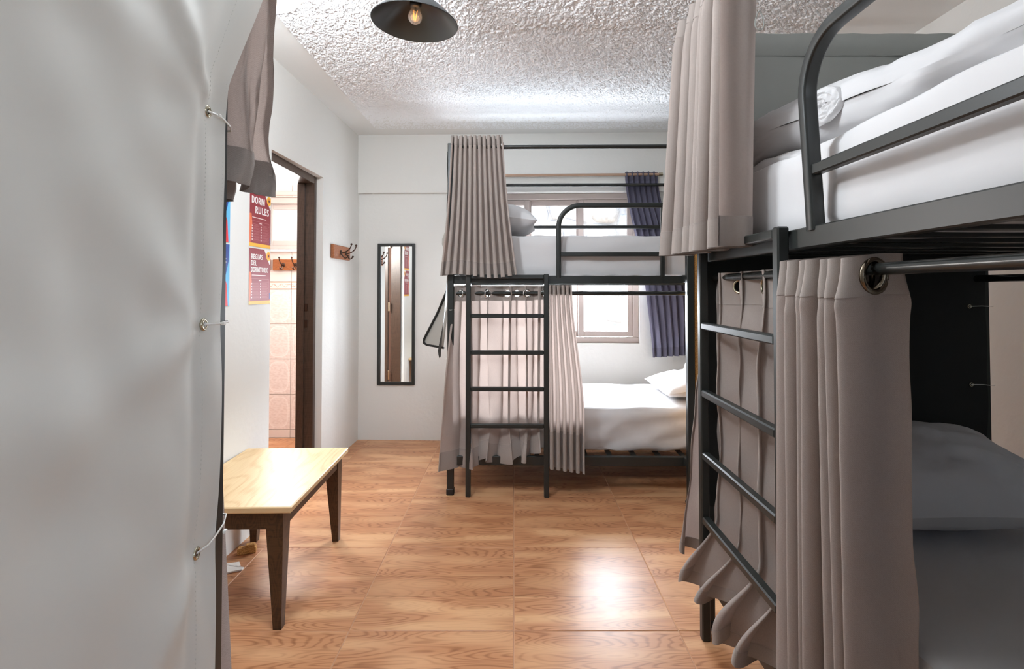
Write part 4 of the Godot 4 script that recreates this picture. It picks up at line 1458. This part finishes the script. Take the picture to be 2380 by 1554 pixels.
func bench() -> void:
	var t := thing("bench", "low bench with pale pine top and dark tapered legs", "bench", frame(Vector3(-1.072, 0, -2.22), 1.4))
	var mb := Mb.new()
	var w := 0.50
	var d := 0.70
	mb.box(Vector3(0, 0.436, 0), Vector3(w, 0.024, d), 0.004)
	mb.fq(Vector3(-w / 2 + 0.004, 0.4482, -d / 2 + 0.004), Vector3(w / 2 - 0.004, 0.4482, -d / 2 + 0.004), Vector3(w / 2 - 0.004, 0.4482, d / 2 - 0.004), Vector3(-w / 2 + 0.004, 0.4482, d / 2 - 0.004), Vector3.UP, [Vector2(0, 0), Vector2(0, 0.9), Vector2(1, 0.9), Vector2(1, 0)])
	obj("seat", mb, M.pine, t)
	for x in [-0.205, 0.205]:
		mb = Mb.new()
		mb.box(Vector3(x, 0.393, 0), Vector3(0.022, 0.062, 0.58), 0.003)
		obj("apron", mb, M.dark_wood, t)
	for z in [-0.328, 0.328]:
		mb = Mb.new()
		mb.box(Vector3(0, 0.393, z), Vector3(0.36, 0.062, 0.022), 0.003)
		obj("apron", mb, M.dark_wood, t)
	for x in [-1.0, 1.0]:
		for z in [-1.0, 1.0]:
			mb = Mb.new()
			var a := []
			var b := []
			for q in [[-1, -1], [1, -1], [1, 1], [-1, 1]]:
				# square at the top, tapering on the inner faces
				var tx: float = 0.188 * x + 0.031 * q[0]
				var tz: float = 0.312 * z + 0.031 * q[1]
				var bx: float = 0.200 * x + 0.015 * q[0]
				var bz: float = 0.326 * z + 0.015 * q[1]
				a.append(Vector3(tx, 0.424, tz))
				b.append(Vector3(bx, 0.0, bz))
			var mid := []
			for k in 4:
				mid.append(Vector3(a[k].x, 0.36, a[k].z))
			for k in 4:
				var k1 := (k + 1) % 4
				var out: Vector3 = (a[k] + a[k1]) / 2 - Vector3(0.188 * x, 0.424, 0.312 * z)
				mb.fq(mid[k], mid[k1], a[k1], a[k], out)
				mb.fq(b[k], b[k1], mid[k1], mid[k], out)
			mb.fq(a[0], a[1], a[2], a[3], Vector3.UP)
			mb.fq(b[0], b[1], b[2], b[3], Vector3.DOWN)
			obj("leg", mb, M.dark_wood, t)

func mirror() -> void:
	var t := thing("mirror", "tall narrow mirror with thin black frame on far wall", "mirror", FW * frame(Vector3(0.318, 0.455, 0.0)))
	var w := 0.312
	var h := 1.166
	var mb := Mb.new()
	for x in [-w / 2 + 0.012, w / 2 - 0.012]:
		mb.box(Vector3(x, h / 2, 0.011), Vector3(0.024, h, 0.022), 0.002)
	for y in [0.012, h - 0.012]:
		mb.box(Vector3(0, y, 0.011), Vector3(w - 0.048, 0.024, 0.022), 0.002)
	obj("frame", mb, M.frame_metal, t)
	mb = Mb.new()
	mb.box(Vector3(0, h / 2, 0.006), Vector3(w - 0.046, h - 0.046, 0.004))
	obj("glass", mb, M.mirror_glass, t)

func flat_poly(pts: Array, z: float) -> Mb:
	var mb := Mb.new()
	var pk := PackedVector2Array(pts)
	var ix := Geometry2D.triangulate_polygon(pk)
	for k in range(0, ix.size(), 3):
		var q := []
		for j in 3:
			q.append(Vector3(pk[ix[k + j]].x, pk[ix[k + j]].y, z))
		mb.tri(q[0], q[1], q[2], Vector3(0, 0, 1))
	return mb

func text(s: String, size: float, at: Vector3, width: float, m: Material, parent: Node) -> void:
	var f := SystemFont.new()
	f.font_names = PackedStringArray(["Droid Sans"])
	f.font_weight = 700
	var tm := TextMesh.new()
	tm.text = s
	tm.font = f
	tm.font_size = 64
	tm.pixel_size = size / 64.0
	tm.depth = 0.0006
	tm.curve_step = 2.0
	tm.horizontal_alignment = HORIZONTAL_ALIGNMENT_LEFT
	var o := MeshInstance3D.new()
	o.name = "lettering"
	o.mesh = tm
	o.material_override = m
	parent.add_child(o, true)
	var bb := tm.get_aabb()
	var sx := width / bb.size.x if bb.size.x > 0.0 else 1.0
	o.scale = Vector3(sx, 1, 1)
	o.position = at - Vector3(bb.position.x * sx, bb.position.y, 0)

func poster_rules(X: Transform3D, label: String, lines: Array) -> void:
	var t := thing("poster", label, "poster", X)
	var w := 0.21
	var h := 0.288
	var mb := Mb.new()
	mb.box(Vector3(0, h / 2, 0.0005), Vector3(w, h, 0.001))
	obj("paper", mb, M.poster_white, t)
	var im := poster_image
	if not M.has("poster_print"):
		var m := mat("poster_print", Color.WHITE, 0.45)
		m.albedo_texture = im.call()
	mb = Mb.new()
	mb.quad(Vector3(-w / 2, 0, 0.0012), Vector3(w / 2, 0, 0.0012), Vector3(w / 2, h, 0.0012), Vector3(-w / 2, h, 0.0012), [Vector2(0, 1), Vector2(1, 1), Vector2(1, 0), Vector2(0, 0)])
	obj("print", mb, M.poster_print, t)
	for q in lines:
		text(q[0], q[1], Vector3(q[2], q[3], 0.0014), q[4], M.poster_white, t)

func poster_image() -> ImageTexture:
	var W := 210
	var H := 288
	var im := Image.create(W, H, false, Image.FORMAT_RGB8)
	im.fill(c8(146, 48, 56))
	# yellow foot, orange flank on the left, white cut corner with an orange ring
	im.fill_rect(Rect2i(0, 270, W, 18), c8(244, 178, 40))
	for y in H:
		for x in W:
			var c := im.get_pixel(x, y)
			if y > 120 and y <= 270 and x < 26 - absf(y - 170) * 0.16:
				c = c8(226, 112, 70)
			if y > 230 and y <= 262 and x > 200:
				c = c8(66, 60, 120)
			if x - 148 > (y - 4) * 0.62 - 2.0 and y < 78 and x > 146 + (y * 0.72):
				c = c8(238, 232, 226)
			var d := Vector2(x - 192, y - 32).length()
			if d < 24.0:
				c = c8(246, 190, 60) if d > 15.0 else c8(236, 140, 50)
			if d < 7.0:
				c = c8(70, 50, 40)
			im.set_pixel(x, y, c)
	im.fill_rect(Rect2i(26, 136, 138, 4), c8(238, 226, 220))
	# rule table: outline, head row, two columns of short grey lines
	im.fill_rect(Rect2i(18, 156, 178, 1), c8(206, 150, 150))
	im.fill_rect(Rect2i(18, 172, 178, 1), c8(206, 150, 150))
	im.fill_rect(Rect2i(18, 156, 1, 106), c8(206, 150, 150))
	im.fill_rect(Rect2i(195, 156, 1, 106), c8(206, 150, 150))
	im.fill_rect(Rect2i(94, 162, 26, 5), c8(230, 210, 205))
	for r in 6:
		var y := 178 + r * 14
		im.fill_rect(Rect2i(18, y + 11, 178, 1), c8(178, 96, 100))
		for cx in [22, 108]:
			im.fill_rect(Rect2i(cx, y, 10, 8), c8(224, 200, 196))
			for l in 3:
				im.fill_rect(Rect2i(cx + 16, y + l * 3, 52 + (r * 7 + l * 11) % 16, 1), c8(190, 120, 122))
	return ImageTexture.create_from_image(im)

func poster_blue(X: Transform3D, label: String) -> void:
	var t := thing("poster", label, "poster", X)
	var w := 0.21
	var h := 0.288
	var mb := Mb.new()
	mb.box(Vector3(0, h / 2, 0.0005), Vector3(w, h, 0.001))
	obj("paper", mb, M.poster_sky, t)
	mb = flat_poly([Vector2(-w / 2, 0.15), Vector2(-w / 2, h), Vector2(w / 2 - 0.003, h), Vector2(w / 2 - 0.008, 0.21), Vector2(w / 2 - 0.03, 0.145)], 0.0012)
	obj("print", mb, M.poster_blue, t)
	mb = flat_poly([Vector2(-w / 2, 0.0), Vector2(w / 2 - 0.012, 0.0), Vector2(w / 2 - 0.022, 0.10), Vector2(w / 2 - 0.055, 0.165), Vector2(-w / 2, 0.13)], 0.0014)
	obj("print", mb, M.poster_red, t)
	mb = Mb.new()
	for k in 7:
		mb.box(Vector3(-0.02, 0.014 + k * 0.026, 0.0016), Vector3(0.168, 0.0012, 0.0004))
	obj("print", mb, M.poster_white, t)
	text("S", 0.036, Vector3(w / 2 - 0.05, 0.196, 0.0014), 0.022, M.poster_white, t)

func posters() -> void:
	mat("poster_white", c8(240, 236, 232), 0.5)
	mat("poster_sky", c8(92, 178, 220), 0.5)
	mat("poster_blue", c8(30, 62, 140), 0.5)
	mat("poster_red", c8(222, 36, 46), 0.5)
	var at := func(z: float, y: float) -> Transform3D:
		return Transform3D(Basis(Vector3.UP, deg_to_rad(90 - 1.5)), Vector3(XL(z) + 0.0012, y, z))
	poster_rules(at.call(-2.662, 1.462), "maroon dorm rules poster in English, upper one by the doorway", [["DORM", 0.050, -0.085, 0.222, 0.125], ["RULES", 0.050, -0.05, 0.172, 0.135]])
	poster_rules(at.call(-2.662, 1.165), "maroon dormitory rules poster in Spanish, lower one by the doorway", [["REGLAS", 0.036, -0.085, 0.232, 0.11], ["DEL", 0.036, -0.085, 0.200, 0.052], ["DORMITORIO", 0.036, -0.085, 0.166, 0.168]])
	poster_blue(at.call(-2.285, 1.462), "blue and red poster, upper one at the left canvas edge")
	poster_blue(at.call(-2.285, 1.165), "blue and red poster, lower one at the left canvas edge")
